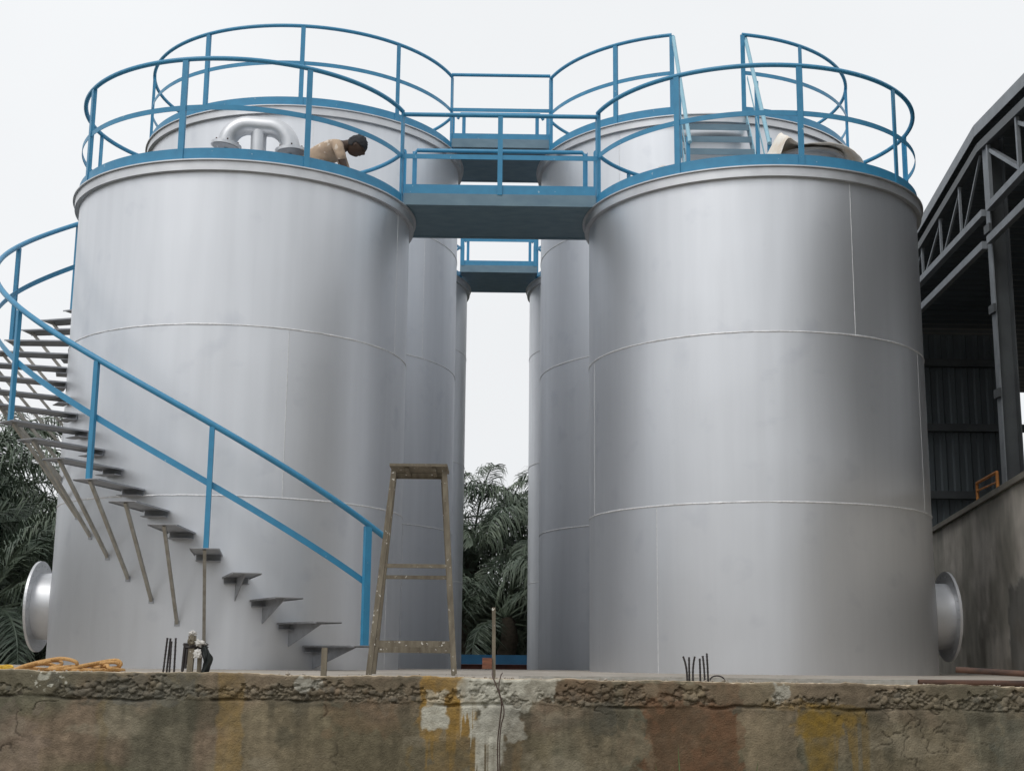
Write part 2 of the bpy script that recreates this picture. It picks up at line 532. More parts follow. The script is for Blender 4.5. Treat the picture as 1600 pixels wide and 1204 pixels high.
vt = thing('roof_vent', 'silver twin gooseneck vent pipe with two flanged mouths on the front left roof', 'vent pipe', (-2.83, 15.2, 5.42))
pth = [Vector((-0.372, 0, 0.50))] + arc_pts((-0.122, 0.515), 0.25, 175, 84, 10, 0) + arc_pts((0.10, 0.475), 0.275, 80, 4, 10, 0) + [Vector((0.375, 0, 0.46))]
MB().tube(pth, 0.112, 20).build('bend_pipe', M_SILVER2, vt, 60)
MB().tube([(0, 0, 0.0), (0, 0, 0.70)], 0.092, 20).build('riser_pipe', M_SILVER2, vt, 60)
MB().lathe([(0.0925, 0.0), (0.17, 0.0), (0.17, 0.03), (0.0925, 0.03)], 0, 360, 15).build('base_flange', M_SILVER2, vt, 30)
for sx, zz, tilt in ((-0.375, 0.515, 8), (0.375, 0.455, -4)):
    g = MB()
    g.lathe([(0.113, -0.02), (0.178, -0.02), (0.178, 0.015), (0.113, 0.015)], 0, 360, 12)
    fl = g.build('flange', M_SILVER2, vt, 30, loc=(sx, 0, zz))
    fl.rotation_euler = (0, R_(tilt), 0)
    g = MB()
    g.lathe([(0.02, -0.026), (0.158, -0.026), (0.158, -0.0205), (0.02, -0.0205)], 0, 360, 15)
    g.build('gauze', M_GREY, fl, 30)
    for k in range(6):
        a = 60 * k + 15
        MB().tube([pol(a, 0.145, -0.02), pol(a, 0.145, 0.045)], 0.009, 6).build('bolt', M_RUST, fl)

# manhole on the front right roof
mh = MB()
mh.lathe([(0.34, 0.0), (0.35, 0.0), (0.35, 0.475), (0.34, 0.475)], 0, 360, 6)
mh.lathe([(0.351, 0.445), (0.42, 0.445), (0.42, 0.475), (0.351, 0.475)], 0, 360, 6)
mho = mh.build('manhole', M_SILVER2, tr, 30, loc=(0.53, -0.98, 5.44))


# ------------------------------------------------------------------ bridges
def bridge(label, y0, y1, zb, zt, xe, xi, rail_z, mid_z, mids, toe, back_rail_z, backs):
    b = thing('walkway', label, 'walkway', (0, (y0 + y1) / 2, zb), group='steel walkways joining the tank pairs')
    d = (y1 - y0) / 2
    h = zt - zb
    MB().box((0, 0, 0.012), (2 * xi, 2 * d - 0.02, 0.012)).build('deck', M_DECK, b)
    for s in (-1, 1):
        g = MB()
        g.box((0, s * (d - 0.004), h / 2), (2 * xe, 0.008, h))
        g.box((0, s * (d - 0.035), 0.0035), (2 * xe, 0.054, 0.007))
        g.box((0, s * (d - 0.035), h - 0.0035), (2 * xe, 0.054, 0.007))
        g.build('edge_beam', M_DECK, b)
        MB().box((0, s * (d - 0.01), h + toe / 2 + 0.001), (2 * xe - 0.02, 0.007, toe)).build('toe_plate', M_BLUE, b)
        rz = (rail_z if s < 0 else back_rail_z) - zb
        ex = xe + (0.035 if xe > 1 else 0.0)
        pts = [(-ex, s * (d - .012), rz), (ex, s * (d - .012), rz)]
        if s > 0:
            ex -= .055
            pts = [(-ex, s * (d - .012), rz - .09), (-ex + .05, s * (d - .012), rz), (ex - .06, s * (d - .012), rz), (ex, s * (d - .012), rz - .09)]
        MB().tube(pts, 0.027, 10).build('top_rail', M_BLUE, b, 60)
        MB().box((0, s * (d - .004), mid_z - zb), (2 * ex, 0.008, 0.06)).build('mid_rail', M_BLUE, b)
        for x in (mids if s < 0 else backs):
            g = MB()
            g.box((x, s * (d + .004), (h + rz) / 2 - .01), (0.06, 0.008, rz - h - .0))
            g.box((x + .026, s * (d - .02), (h + rz) / 2 - .01), (0.008, 0.038, rz - h - .0))
            g.build('rail_post', M_BLUE, b)
    return b


bridge('nearest blue walkway linking the two front tanks', 15.75, 17.08, 5.43, 5.575, 1.16, 1.16, 6.585, 6.045, [0.0], 0.115, 6.625, [-1.12, 1.12])
bridge('middle blue walkway linking the two taller tanks', 20.30, 21.90, 7.93, 8.07, 0.78, 0.78, 9.14, 8.55, [], 0.09, 9.14, [-0.62, 0.62])
bridge('farthest blue walkway, seen under the nearest one', 27.35, 28.95, 7.93, 8.08, 0.80, 0.80, 9.16, 8.62, [-0.75, 0.75], 0.10, 9.16, [-0.68, 0.68])

# ------------------------------------------------------------------ steps from the taller tank down to the front right roof
sl = thing('roof_steps', 'short steep blue steps from the railing gap down to the front right roof', 'steps', (3.05, 18.66, 5.44))
ty, tz = -0.03, 2.37
slope = 1.48
by = ty - tz / slope
for s in (-1, 1):
    x = s * 0.50
    MB().bar((x, ty, tz - 0.02), (x, by, 0.01), 0.012, 0.15).build('stringer', M_PALE, sl)
    rail = [(x + .03 * s, ty + 0.06, tz + 1.25), (x + .03 * s, ty + 0.06 - 1.50, tz + 1.25 - 1.50 * slope)]
    MB().tube(rail, 0.028, 10).build('handrail', M_PALE, sl, 60)
    MB().bar((x + .03 * s, ty - 0.02, tz + 0.60), (x + .03 * s, ty - 1.46, tz + 0.60 - 1.44 * slope), 0.007, 0.04).build('mid_bar', M_PALE, sl)
    for yy in (-0.62, -1.40):
        zt = tz + 1.25 + (yy - ty - 0.06) * slope
        zb = tz + (yy - ty) * slope
        MB().box((x + .045 * s, yy, (max(zb, 0) + zt) / 2), (0.05, 0.05, zt - max(zb, 0) - .02)).build('rail_post', M_BLUE, sl)
for k in range(9):
    z = tz - 0.25 * (k + 1) + 0.02
    if z < 0.1: break
    y = ty - (tz - z) / slope
    g = MB()
    g.box((0, y, z), (0.985, 0.20, 0.008))
    g.box((0, y - 0.096, z - 0.045), (0.985, 0.008, 0.08))
    g.build('tread', M_DECK, sl)

# ------------------------------------------------------------------ spiral stair round the front left tank
ss = thing('spiral_staircase', 'grey cantilevered steps with a blue handrail winding up the front left tank', 'staircase', (-SX, Y1, 0))
TH0, DTH, TZ0, TH, TL, TW, TDL = 37.3, -8.288, 0.198, 0.228, 0.905, 0.289, 4.8
NT = 23


def tread_frame(i):
    th = TH0 + DTH * i
    z = TZ0 + TH * i
    c = pol(th, R1, z)
    a = R_(th + TDL)
    d = Vector((math.sin(a), -math.cos(a), 0))
    tt = Vector((math.cos(a), math.sin(a), 0))
    return th, z, c, d, tt


for i in range(NT):
    th, z, c, d, tt = tread_frame(i)
    rot = Matrix((d, tt, Vector((0, 0, 1)))).transposed()
    g = MB()
    g.box(c + d * (TL / 2 + .012), (TL, TW, 0.007), rot)
    for s in (-1, 1):
        g.box(c + d * (TL / 2 + .012) + tt * (s * (TW / 2 - .004)) + Vector((0, 0, -.0085)), (TL, 0.006, 0.010), rot)
    tr_o = g.build('tread', M_GREY, ss)
    # angle cleat at the shell
    g = MB()
    g.box(c + d * 0.075 + Vector((0, 0, -.066)), (0.12, TW * .86, 0.007), rot)
    g.box(c + d * 0.016 + Vector((0, 0, -.037)), (0.007, TW * .86, 0.066), rot)
    g.build('cleat', M_GREY, tr_o)
    if i < 4:
        p = [c + d * 0.004 + Vector((0, 0, -.0045)), c + d * 0.80 + Vector((0, 0, -.0045)), c + d * 0.004 + Vector((0, 0, -.24))]
        vs = [q + tt * 0.004 for q in p] + [q - tt * 0.004 for q in p]
        MB().add(vs, [(0, 1, 2), (5, 4, 3), (0, 3, 4, 1), (1, 4, 5, 2), (2, 5, 3, 0)]).build('gusset', M_GREY, tr_o)
    else:
        top = c + d * (TL - 0.07) + Vector((0, 0, -.004))
        bot = pol(th, R1 - .004, z - 0.93)
        MB().bar(top, bot, 0.032, 0.032).build('strut', M_STRUT, ss)
        MB().box(pol(th, R1 + 0.004, z - 0.93), (0.055, 0.010, 0.055), Matrix.Rotation(R_(th), 3, 'Z')).build('strut_foot', M_GREY, ss)
RO = R1 + TL - 0.03
RAILH = 1.23


def helix(ia, ib, r, dz, n=90):
    return [pol(TH0 + TDL * 0.36 + DTH * (ia + (ib - ia) * k / n), r, TZ0 + TH * (ia + (ib - ia) * k / n) + dz) for k in range(n + 1)]


MB().tube(helix(-0.62, NT + .2, RO, RAILH, 130), 0.031, 12).build('handrail', M_BLUE, ss, 60)
path = helix(0, NT + .2, RO - .028, 0.64, 130)
g = MB()
vs, fs = [], []
for p in path:
    r = Vector((p.x, p.y, 0)).normalized()
    for dr, dz in ((-.004, -.035), (.004, -.035), (.004, .035), (-.004, .035)):
        vs.append(p + r * dr + Vector((0, 0, dz)))
for k in range(len(path) - 1):
    for q in range(4):
        fs.append((4 * k + q, 4 * k + (q + 1) % 4, 4 * k + 4 + (q + 1) % 4, 4 * k + 4 + q))
fs += [(0, 1, 2, 3), tuple(4 * (len(path) - 1) + q for q in (3, 2, 1, 0))]
g.add(vs, fs).build('mid_rail', M_BLUE, ss, 40)
for i in (0, 4, 7, 10, 13, 16, 19, 22):
    p = helix(i, i + .001, RO, 0, 1)[0]
    wd = 0.075 if i == 0 else 0.05
    MB().box(p + Vector((0, 0, RAILH / 2 - .01)), (wd, 0.045, RAILH - .03), Matrix.Rotation(R_(TH0 + DTH * i), 3, 'Z')).build('rail_post', M_BLUE, ss)

# ------------------------------------------------------------------ foreground wall
WY, WT = 7.0, -0.010


def vnoise(x, y, seed=0):
    xi, yi = np.floor(x).astype(np.int64), np.floor(y).astype(np.int64)
    xf, yf = x - xi, y - yi

    def h(a, b):
        n = (a * 374761393 + b * 668265263 + seed * 1442695041) & 0xFFFFFFFF
        n = ((n ^ (n >> 13)) * 1274126177) & 0xFFFFFFFF
        return ((n ^ (n >> 16)) & 0xFFFF) / 65535.0

    u, v = xf * xf * (3 - 2 * xf), yf * yf * (3 - 2 * yf)
    return (h(xi, yi) * (1 - u) + h(xi + 1, yi) * u) * (1 - v) + (h(xi, yi + 1) * (1 - u) + h(xi + 1, yi + 1) * u) * v


def fbm(x, y, oct=5, seed=0, gain=0.5):
    s, a, t = 0, 1.0, 0
    for o in range(oct):
        s = s + a * vnoise(x * 2 ** o + o * 17.3, y * 2 ** o - o * 9.1, seed + o)
        t += a
        a *= gain
    return s / t


def worley(x, y, seed=0):
    xi, yi = np.floor(x).astype(np.int64), np.floor(y).astype(np.int64)
    f1 = np.full(x.shape, 9.0)
    f2 = np.full(x.shape, 9.0)
    idv = np.zeros(x.shape)

    def h(a, b, k):
        n = (a * 374761393 + b * 668265263 + (seed * 31 + k) * 1442695041) & 0xFFFFFFFF
        n = ((n ^ (n >> 13)) * 1274126177) & 0xFFFFFFFF
        return ((n ^ (n >> 16)) & 0xFFFF) / 65535.0

    for dx in (-1, 0, 1):
        for dy in (-1, 0, 1):
            cx, cy = xi + dx, yi + dy
            d = np.hypot(cx + h(cx, cy, 1) - x, cy + h(cx, cy, 2) - y)
            near = d < f1
            f2 = np.where(near, f1, np.minimum(f2, d))
            idv = np.where(near, h(cx, cy, 3), idv)
            f1 = np.where(near, d, f1)
    return f1, f2, idv


def sstep(a, b, x):
    t = np.clip((x - a) / (b - a), 0, 1)
    return t * t * (3 - 2 * t)


def build_wall():
    xs = np.concatenate([np.linspace(-11, -3.1, 14), np.linspace(-2.9, 3.1, 1640), np.linspace(3.3, 11, 14)])
    zf = np.concatenate([np.linspace(-1.52, -0.66, 10), np.linspace(-0.65, -0.165, 78), np.linspace(-0.16, -0.004, 50)])
    # rows: front face then the top going back
    top_y = np.array([0.004, 0.012, 0.03, 0.06, 0.11, 0.18, 0.28, 0.40])
    nz_, nt_ = len(zf), len(top_y)
    X = np.tile(xs, (nz_ + nt_, 1))
    V = np.concatenate([zf, np.full(nt_, 0.0)])[:, None] * np.ones_like(X)      # height below the top
    YB = np.concatenate([np.zeros(nz_), top_y])[:, None] * np.ones_like(X)
    front = (np.arange(nz_ + nt_) < nz_)[:, None] * np.ones_like(X)
    # pixel-like wall coordinates for the stains: u along the wall (0..1600), v downward
    U = (X * 305.7 + 777)
    D = -V * 306
    wob = (fbm(X * 1.7, V * 0 + 3, 3, 5) - .5) * 16
    joint = 40 + wob * .5 + (fbm(X * 9, V * 0 + 8, 2, 6) - .5) * 5      # px below the top where the cap ends
    cap = 1 - sstep(joint - 3, joint + 2, D)
    # displacement towards the camera (metres)
    d = 0.005 * cap + (fbm(X * 2.2, V * 3, 4, 1) - .5) * 0.022 + (fbm(X * 14, V * 16, 4, 2) - .5) * 0.007
    hm = fbm(X * 2.3 + 4, V * 5, 4, 21) + 0.30 * np.exp(-((D - joint + 10) / 13) ** 2) - 0.02

    def blob(u0, u1, d0, d1, soft=14, ns=0.7, seed=40):
        ns, soft = ns * 3.0, soft * .55
        j = (fbm(U / 18, D / 18, 4, seed) - .5) * 2 * soft * ns
        j2 = (fbm(U / 15, D / 22, 4, seed + 7) - .5) * 2 * soft * ns
        return sstep(u0 - soft / 2, u0 + soft / 2, U + j) * (1 - sstep(u1 - soft / 2, u1 + soft / 2, U + j)) * \
            sstep(d0 - soft / 2, d0 + soft / 2, D + j2) * (1 - sstep(d1 - soft / 2, d1 + soft / 2, D + j2))

    for a in ((0, 60, 18, 38), (110, 330, 12, 40), (330, 460, 8, 38), (500, 545, 2, 36), (560, 680, 14, 40), (900, 975, 10, 42),
              (1060, 1110, 2, 36), (1190, 1300, 20, 42), (1355, 1410, 8, 42), (1500, 1600, 14, 40)):
        hm = hm + 0.17 * blob(*a, soft=16, seed=60)
    for a in ((1115, 1200, 0, 34), (1410, 1500, 0, 34), (60, 110, 0, 30), (725, 870, 0, 30)):
        hm = hm - 0.12 * blob(*a, soft=14, seed=61)
    honey = sstep(0.66, 0.80, hm + (fbm(X * 26, V * 26, 3, 304) - .5) * .5) * sstep(1, 7, D) * cap
    wx_, wz_ = X + (fbm(X * 40, V * 40, 2, 301) - .5) * .010, V + (fbm(X * 40, V * 40, 2, 302) - .5) * .010
    f1, f2, idv = worley(wx_ * 31, wz_ * 38, 3)
    g1, g2, idw = worley(wx_ * 66, wz_ * 76, 9)
    big = idv > .52
    honey = sstep(0.69, 0.80, hm + (fbm(X * 26, V * 26, 3, 304) - .5) * .55) * sstep(1, 7, D) * cap
    s_big = np.where(big, np.clip(1.05 - (f1 * 1.5) ** 2, 0, 1) ** .6 * (.45 + .75 * idv), 0) * 0.024
    s_sml = np.clip(1.0 - (g1 * 1.35) ** 2, 0, 1) ** .6 * (.3 + .8 * idw) * 0.011
    stone = np.maximum(s_big, s_sml) + (fbm(X * 90, V * 90, 2, 305) - .5) * .004
    gone = np.clip(1 - stone / .010, 0, 1)
    tone = np.where(s_big > s_sml, (idv - .52) * 2, idw)
    d = d + honey * (stone * .60 - 0.010 - 0.006 * gone)
    crev = np.exp(-((D - joint - 1.5) / 2.2) ** 2) * sstep(.40, .62, fbm(X * 6, V * 0, 3, 33) + honey * .5)
    d = d - 0.013 * crev
    # cracks
    ck = np.abs(fbm(X * 3.1, V * 5.2, 4, 77) - .5)
    ck2 = np.abs(fbm(X * 4.0 + 9, V * 7.5, 4, 79) - .5)
    crack = np.maximum((1 - sstep(0.0, 0.012, ck)) * sstep(.52, .62, fbm(X * 1.6, V * 2.5, 3, 90)),
                       (1 - sstep(0.0, 0.010, ck2)) * sstep(.52, .62, fbm(X * 1.6 + 5, V * 2.5, 3, 91)))
    crack = crack * (1 - cap)
    d = d - 0.006 * crack
    # rounding towards the top arris
    d = d * front
    top_w = (fbm(X * 5, V * 0, 4, 50) - .5) * 0.018 + (fbm(X * 30, V * 0, 3, 52) - .5) * 0.010 - 0.003
    Zt = WT - X * .006 + V + np.where(front > 0, sstep(-0.05, 0, V) * top_w, top_w * np.exp(-YB / 0.12) + (fbm(X * 12, YB * 12, 3, 51) - .5) * 0.006 - YB * 0.045)
    Y = WY + YB - d + np.where(front > 0, sstep(-0.014, 0.0, V) * 0.006, 0)
    # ---------------- colour (surface stains and paint)
    n1 = fbm(X * 1.6, V * 2.2, 5, 100)
    n2 = fbm(X * 7, V * 5, 5, 101)
    n3 = fbm(X * 22, V * 3.0, 4, 102)          # vertical streaking
    n4 = fbm(X * 40, V * 40, 3, 103)
    C = np.zeros(X.shape + (3,))
    base_a, base_b = np.array([.215, .180, .130]), np.array([.165, .142, .100])
    base_c, base_d = np.array([.240, .180, .140]), np.array([.140, .135, .105])

    def lerp(C, col, m):
        return C * (1 - m[..., None]) + np.array(col) * m[..., None]

    C[:] = base_a
    C = lerp(C, base_b, sstep(.40, .60, n1))
    C = lerp(C, base_c, sstep(.50, .66, fbm(X * 1.1 + 8, V * 3, 4, 104)) * .8)
    C = lerp(C, base_d, sstep(.54, .70, fbm(X * 2.4 + 2, V * 1.2, 4, 105)) * .8)
    C = C * (0.72 + 0.56 * n3)[..., None] * (0.66 + 0.68 * n2)[..., None]
    n5 = fbm(X * 55, V * 48, 3, 108)
    C = C * (0.82 + 0.36 * n5)[..., None]
    C = lerp(C, [.30, .265, .21], sstep(.60, .72, fbm(X * 5.0 + 3, V * 7, 5, 109)) * .55)
    C = lerp(C, [.085, .08, .062], sstep(.58, .70, fbm(X * 4.0 + 7, V * 4.5, 5, 107)) * .55)
    C = lerp(C, [.16, .135, .10], cap * .45)
    C = lerp(C, [.11, .10, .082], honey * (.10 + .35 * gone))
    C = lerp(C, [.25, .22, .185], honey * sstep(.55, .95, tone) * (1 - gone) * .7)
    C = lerp(C, [.10, .10, .095], honey * sstep(.45, .1, tone) * (1 - gone) * .5)
    C = lerp(C, [.055, .047, .036], np.clip(crev * 1.1, 0, 1) * .85)
    C = lerp(C, [.06, .05, .04], crack * .75)
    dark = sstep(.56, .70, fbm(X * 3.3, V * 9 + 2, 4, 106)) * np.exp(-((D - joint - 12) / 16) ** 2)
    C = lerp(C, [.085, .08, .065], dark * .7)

    def paint(C, col, m, k=1.0): return lerp(C, col, np.clip(m * k, 0, 1))

    def streaks(u0, u1, d0, d1, seed, thr=.45, fr=11.0):
        """paint runs: fingers of differing length below d0"""
        ln = d0 + (d1 - d0) * fbm(U / fr, D * 0 + seed, 3, seed) ** 1.4 * 1.9
        on = sstep(thr, thr + .08, fbm(U / (fr * .55), D * 0 + 3.3, 2, seed + 3))
        return sstep(u0 - 5, u0 + 3, U) * (1 - sstep(u1 - 3, u1 + 5, U)) * sstep(d0 - 4, d0 + 2, D) * (1 - sstep(ln - 6, ln + 2, D)) * on

    drip = (1 - sstep(.30, .46, fbm(X * 19, V * .9 + 5, 4, 161))) * (1 - sstep(30, 120, D + (n1 - .5) * 120)) * sstep(-2, 6, D - joint)
    C = lerp(C, [.095, .085, .066], drip * .55)
    fade = np.clip(0.55 + 0.9 * (n2 - .45) + .5 * (n4 - .5), 0.15, 1)
    och, och2 = [.36, .215, .055], [.26, .165, .05]
    C = paint(C, [.30, .20, .075], blob(358, 397, -10, 160, 10, .5, 110) * fade, .75)
    C = paint(C, [.26, .19, .09], blob(180, 192, 40, 160, 8, .8, 111) * fade, .45)
    C = paint(C, och, blob(666, 735, -12, 45, 8, .5, 112) * np.clip(fade + .25, 0, 1), .9)
    C = paint(C, och, blob(662, 752, 38, 88, 12, .9, 113) * fade, .9)
    C = paint(C, och2, streaks(664, 752, 70, 190, 114) * fade, .9)
    C = paint(C, och2, blob(664, 748, 84, 160, 20, 1.2, 115) * fade, .55)
    C = paint(C, [.27, .175, .045], blob(1232, 1345, 34, 62, 10, 1.0, 116) * fade, .9)
    taper = (D - 50) * .17
    C = paint(C, [.255, .165, .035], blob(1238, 1312, 44, 80, 10, .7, 117) * np.clip(fade + .2, 0, 1), .85)
    m = sstep(1243 + 0, 1252, U - taper * .55 + (n2 - .5) * 14) * (1 - sstep(1292, 1301, U + taper * .32 + (n2 - .5) * 14)) * sstep(46, 56, D)
    C = paint(C, [.235, .150, .030], m * np.clip(fade + .15, 0, 1), .85)
    C = paint(C, [.235, .150, .035], streaks(1292, 1348, 48, 150, 118) * fade, .8)
    C = paint(C, [.24, .15, .04], blob(1190, 1300, 28, 42, 8, 1, 119) * fade, .6)
    C = paint(C, [.27, .17, .08], blob(803, 818, 60, 160, 9, .8, 120) * fade, .6)
    red = [.165, .090, .055]
    C = paint(C, red, blob(1008, 1152, 38, 170, 12, 1.3, 121) * np.clip(fade + .25, 0, 1), .9)
    C = paint(C, [.105, .075, .05], blob(1005, 1075, 34, 150, 22, 1.6, 122) * fade, .8)
    C = paint(C, [.19, .115, .075], blob(975, 1155, 0, 40, 10, .8, 123) * fade, .75)
    C = paint(C, [.16, .10, .065], blob(870, 960, 0, 34, 10, .8, 124) * fade, .7)
    C = paint(C, [.19, .125, .08], blob(530, 640, 44, 84, 18, 1.2, 125) * fade, .55)
    C = paint(C, [.075, .075, .068], blob(926, 962, 38, 84, 10, 1.0, 126) * fade, .85)
    C = paint(C, [.29, .23, .165], blob(1152, 1240, -10, 150, 12, .8, 127) * fade, .65)
    C = paint(C, [.27, .21, .15], blob(962, 1012, 70, 125, 14, 1.2, 128) * fade, .6)
    C = paint(C, [.27, .215, .16], blob(1000, 1032, 0, 18, 10, .8, 129), .5)
    C = paint(C, [.27, .225, .17], blob(1405, 1500, -5, 160, 18, 1.0, 130) * fade, .5)
    C = paint(C, [.12, .125, .11], blob(1545, 1700, 42, 160, 20, 1.2, 131) * fade, .7)
    C = paint(C, [.25, .20, .18], blob(-60, 90, 52, 160, 20, 1.2, 132) * fade, .5)
    C = paint(C, [.12, .12, .115], blob(120, 330, 12, 44, 18, 1.4, 133) * fade, .6)
    wht = [.55, .54, .50]
    C = paint(C, [.44, .42, .38], blob(726, 870, -12, 30, 9, .9, 140) * np.clip(fade + .25, 0, 1), .9)
    C = paint(C, wht, blob(728, 832, -4, 48, 9, 1.0, 141) * np.clip(fade + .1, 0, 1), .85)
    C = paint(C, wht, blob(668, 710, 44, 82, 7, .8, 142) * np.clip(fade + .35, 0, 1), .95)
    C = paint(C, wht, blob(676, 706, 26, 48, 8, 1.2, 143) * np.clip(fade + .2, 0, 1), .8)
    C = paint(C, [.50, .49, .46], blob(748, 822, 40, 96, 10, 1.1, 144) * np.clip(fade + .3, 0, 1), .92)
    C = paint(C, wht, streaks(748, 792, 84, 210, 145, .38, 7.0) * np.clip(fade + .3, 0, 1), .9)
    C = paint(C, wht, streaks(729, 748, 40, 90, 146, .35, 6.0), .9)
    C = paint(C, [.50, .50, .48], blob(484, 512, 4, 24, 8, 1.4, 147) * fade, .8)
    C = paint(C, [.52, .52, .50], blob(1205, 1226, 2, 36, 9, 1.4, 148) * fade, .85)
    C = paint(C, [.30, .25, .18], blob(1068, 1096, 2, 28, 9, .8, 149) * fade, .8)
    sp = (n4 > .70)
    C = paint(C, wht, blob(70, 135, 0, 34, 14, 1.2, 150) * sp * (n2 > .50), .95)
    C = paint(C, wht, blob(85, 100, 2, 14, 5, 1.0, 151), .8)
    C = paint(C, wht, blob(116, 131, 6, 22, 6, 1.6, 152) * (n4 > .5), .8)
    # sandy dust on the flat top
    C = np.where((front < .5)[..., None], np.array([.50, .42, .33]) * (0.7 + .6 * n2)[..., None], C)
    C = np.where(((front < .5) & (U > 640) & (U < 730))[..., None], np.array([.50, .33, .14]) * (0.7 + .6 * n2)[..., None], C)
    C = np.clip(C * (0.92 + 0.30 * n4)[..., None] * np.array([1.0, .985, .90]), 0.01, 0.8)
    nr, nc = X.shape
    co = np.stack([X, Y, Zt], -1).reshape(-1, 3)
    # back face closing the solid
    bk = np.stack([xs, np.full(nc, WY + .40), np.full(nc, -1.52)], -1)
    co = np.concatenate([co, bk])
    idx = np.arange(nr * nc).reshape(nr, nc)
    idx = np.concatenate([idx, (nr * nc + np.arange(nc))[None]], 0)
    q = np.stack([idx[:-1, :-1], idx[:-1, 1:], idx[1:, 1:], idx[1:, :-1]], -1).reshape(-1, 4)
    me = bpy.data.meshes.new('concrete_wall')
    me.vertices.add(len(co))
    me.vertices.foreach_set('co', co.ravel())
    me.loops.add(q.size)
    me.loops.foreach_set('vertex_index', q.ravel().astype(np.int32))
    me.polygons.add(len(q))
    me.polygons.foreach_set('loop_start', (np.arange(len(q)) * 4).astype(np.int32))
    me.update(calc_edges=True)
    me.polygons.foreach_set('use_smooth', np.ones(len(q), dtype=bool))
    at = me.color_attributes.new('Col', 'FLOAT_COLOR', 'POINT')
    cc = np.concatenate([np.concatenate([C.reshape(-1, 3), np.ones((nr * nc, 1))], 1), np.tile([.2, .18, .14, 1], (nc, 1))])
    at.data.foreach_set('color', cc.astype(np.float32).ravel())
    me.materials.append(M_WALL)
    o = bpy.data.objects.new('concrete_wall', me)
    COL.objects.link(o)
    tag(o, 'low stained concrete wall with crumbling cap across the foreground', 'wall')


build_wall()

# ------------------------------------------------------------------ retaining wall on the right and the ground it holds
RD = Vector((0.158, 1, 0)).normalized()
RP = Vector((6.20, 16, 0))
RN = Vector((-RD.y, RD.x, 0))        # towards the tanks


def build_rwall():
    n_s, n_z = 260, 60
    ss_ = np.linspace(-9, 13, n_s)
    zz = np.linspace(PADZ - .4, 2.20, n_z)
    S, Z = np.meshgrid(ss_, zz)
    d = (fbm(S * .8, Z * 1.2, 4, 201) - .5) * .05 + (fbm(S * 5, Z * 5, 4, 202) - .5) * .012
    n1, n2, n3 = fbm(S * 1.1, Z * 1.3, 5, 203), fbm(S * 5, Z * 1.0, 5, 204), fbm(S * 3, Z * 3, 4, 205)
    C = np.zeros(S.shape + (3,))
    C[:] = [.62, .58, .52]
    lerp = lambda C, col, m: C * (1 - m[..., None]) + np.array(col) * m[..., None]
    C = lerp(C, [.47, .445, .39], sstep(.42, .6, n1))
    C = C * (0.78 + .44 * n2)[..., None]
    jag = (n3 - .5) * .5
    wet = sstep(1.02, 1.06, 2.2 - Z + jag * .6 - .12) * (1 - sstep(1.15, 1.22, S + jag))
    C = lerp(C, [.20, .197, .185], wet * .85)
    st = sstep(.55, .68, fbm(S * 2.0, Z * 2.2, 4, 207)) * sstep(0.2, 1.2, 1.9 - Z)
    C = lerp(C, [.23, .21, .18], st * .5)
    C = lerp(C, [.52, .50, .46], (1 - sstep(.0, .05, np.abs(2.2 - Z + jag * .6 - .12 - 1.02))) * (1 - sstep(1.15, 1.22, S + jag)) * .6)
    P = np.array(RP)[None, None] + S[..., None] * np.array(RD) + d[..., None] * np.array(RN)
    P[..., 2] = Z
    nr, nc = S.shape
    idx = np.arange(nr * nc).reshape(nr, nc)
    q = np.stack([idx[:-1, :-1], idx[:-1, 1:], idx[1:, 1:], idx[1:, :-1]], -1).reshape(-1, 4)
    me = bpy.data.meshes.new('wall_face')
    co = P.reshape(-1, 3)
    # thickness: a back row along top and bottom
    back = np.array(RP)[None] + ss_[:, None] * np.array(RD) - 0.30 * np.array(RN)[None]
    bt, bb = back.copy(), back.copy()
    bt[:, 2] = 2.20
    bb[:, 2] = PADZ - .4
    co = np.concatenate([co, bt, bb])
    it = nr * nc + np.arange(nc)
    ib = it + nc
    q2 = np.stack([idx[-1, :-1], idx[-1, 1:], it[1:], it[:-1]], -1)
    q3 = np.stack([it[:-1], it[1:], ib[1:], ib[:-1]], -1)
    fs = np.concatenate([q, q2, q3])
    me.from_pydata(co.tolist(), [], fs.tolist())
    me.polygons.foreach_set('use_smooth', np.array([1] * len(q) + [0] * (len(q2) + len(q3)), dtype=bool))
    at = me.color_attributes.new('Col', 'FLOAT_COLOR', 'POINT')
    cc = np.concatenate([np.concatenate([C.reshape(-1, 3), np.ones((nr * nc, 1))], 1), np.tile([.22, .2, .16, 1], (2 * nc, 1))])
    at.data.foreach_set('color', cc.astype(np.float32).ravel())
    me.materials.append(M_RWALL)
    t = thing('retaining_wall', 'tall grey rendered wall with wet patch beside the front right tank', 'wall')
    link_mesh('wall_face', me, t)
    g = MB()
    a, b = RP + RD * -9, RP + RD * 13
    off = RN * -0.13
    g.bar(a + off + Vector((0, 0, 2.236)), b + off + Vector((0, 0, 2.236)), 0.36, 0.07)
    g.build('coping', M_CONC2, t)


M_CONC2 = pbr('coping_concrete', (0.26, 0.245, 0.21), (0.20, 0.185, 0.16), rough=0.9, scale=(3, 3, 3), bump=0.3, bscale=40)
build_rwall()
g = MB()
a, b = RP + RD * -12 - RN * 0.32, RP + RD * 30 - RN * 0.32
vs = [(a.x, a.y, 2.2), (40, a.y, 2.2), (40, b.y, 2.2), (b.x, b.y, 2.2)]
vs += [(x, y, -1.55) for x, y, z in vs]
g.add(vs, [(0, 1, 2, 3), (7, 6, 5, 4), (0, 4, 5, 1), (1, 5, 6, 2), (2, 6, 7, 3), (3, 7, 4, 0)])
tag(g.build('terrace', M_YARD), kind='structure')

# ------------------------------------------------------------------ factory building on the right
fb = thing('factory_shed', 'dark open steel shed with trussed gable on the right', 'shed', (0, 0, 2.2))


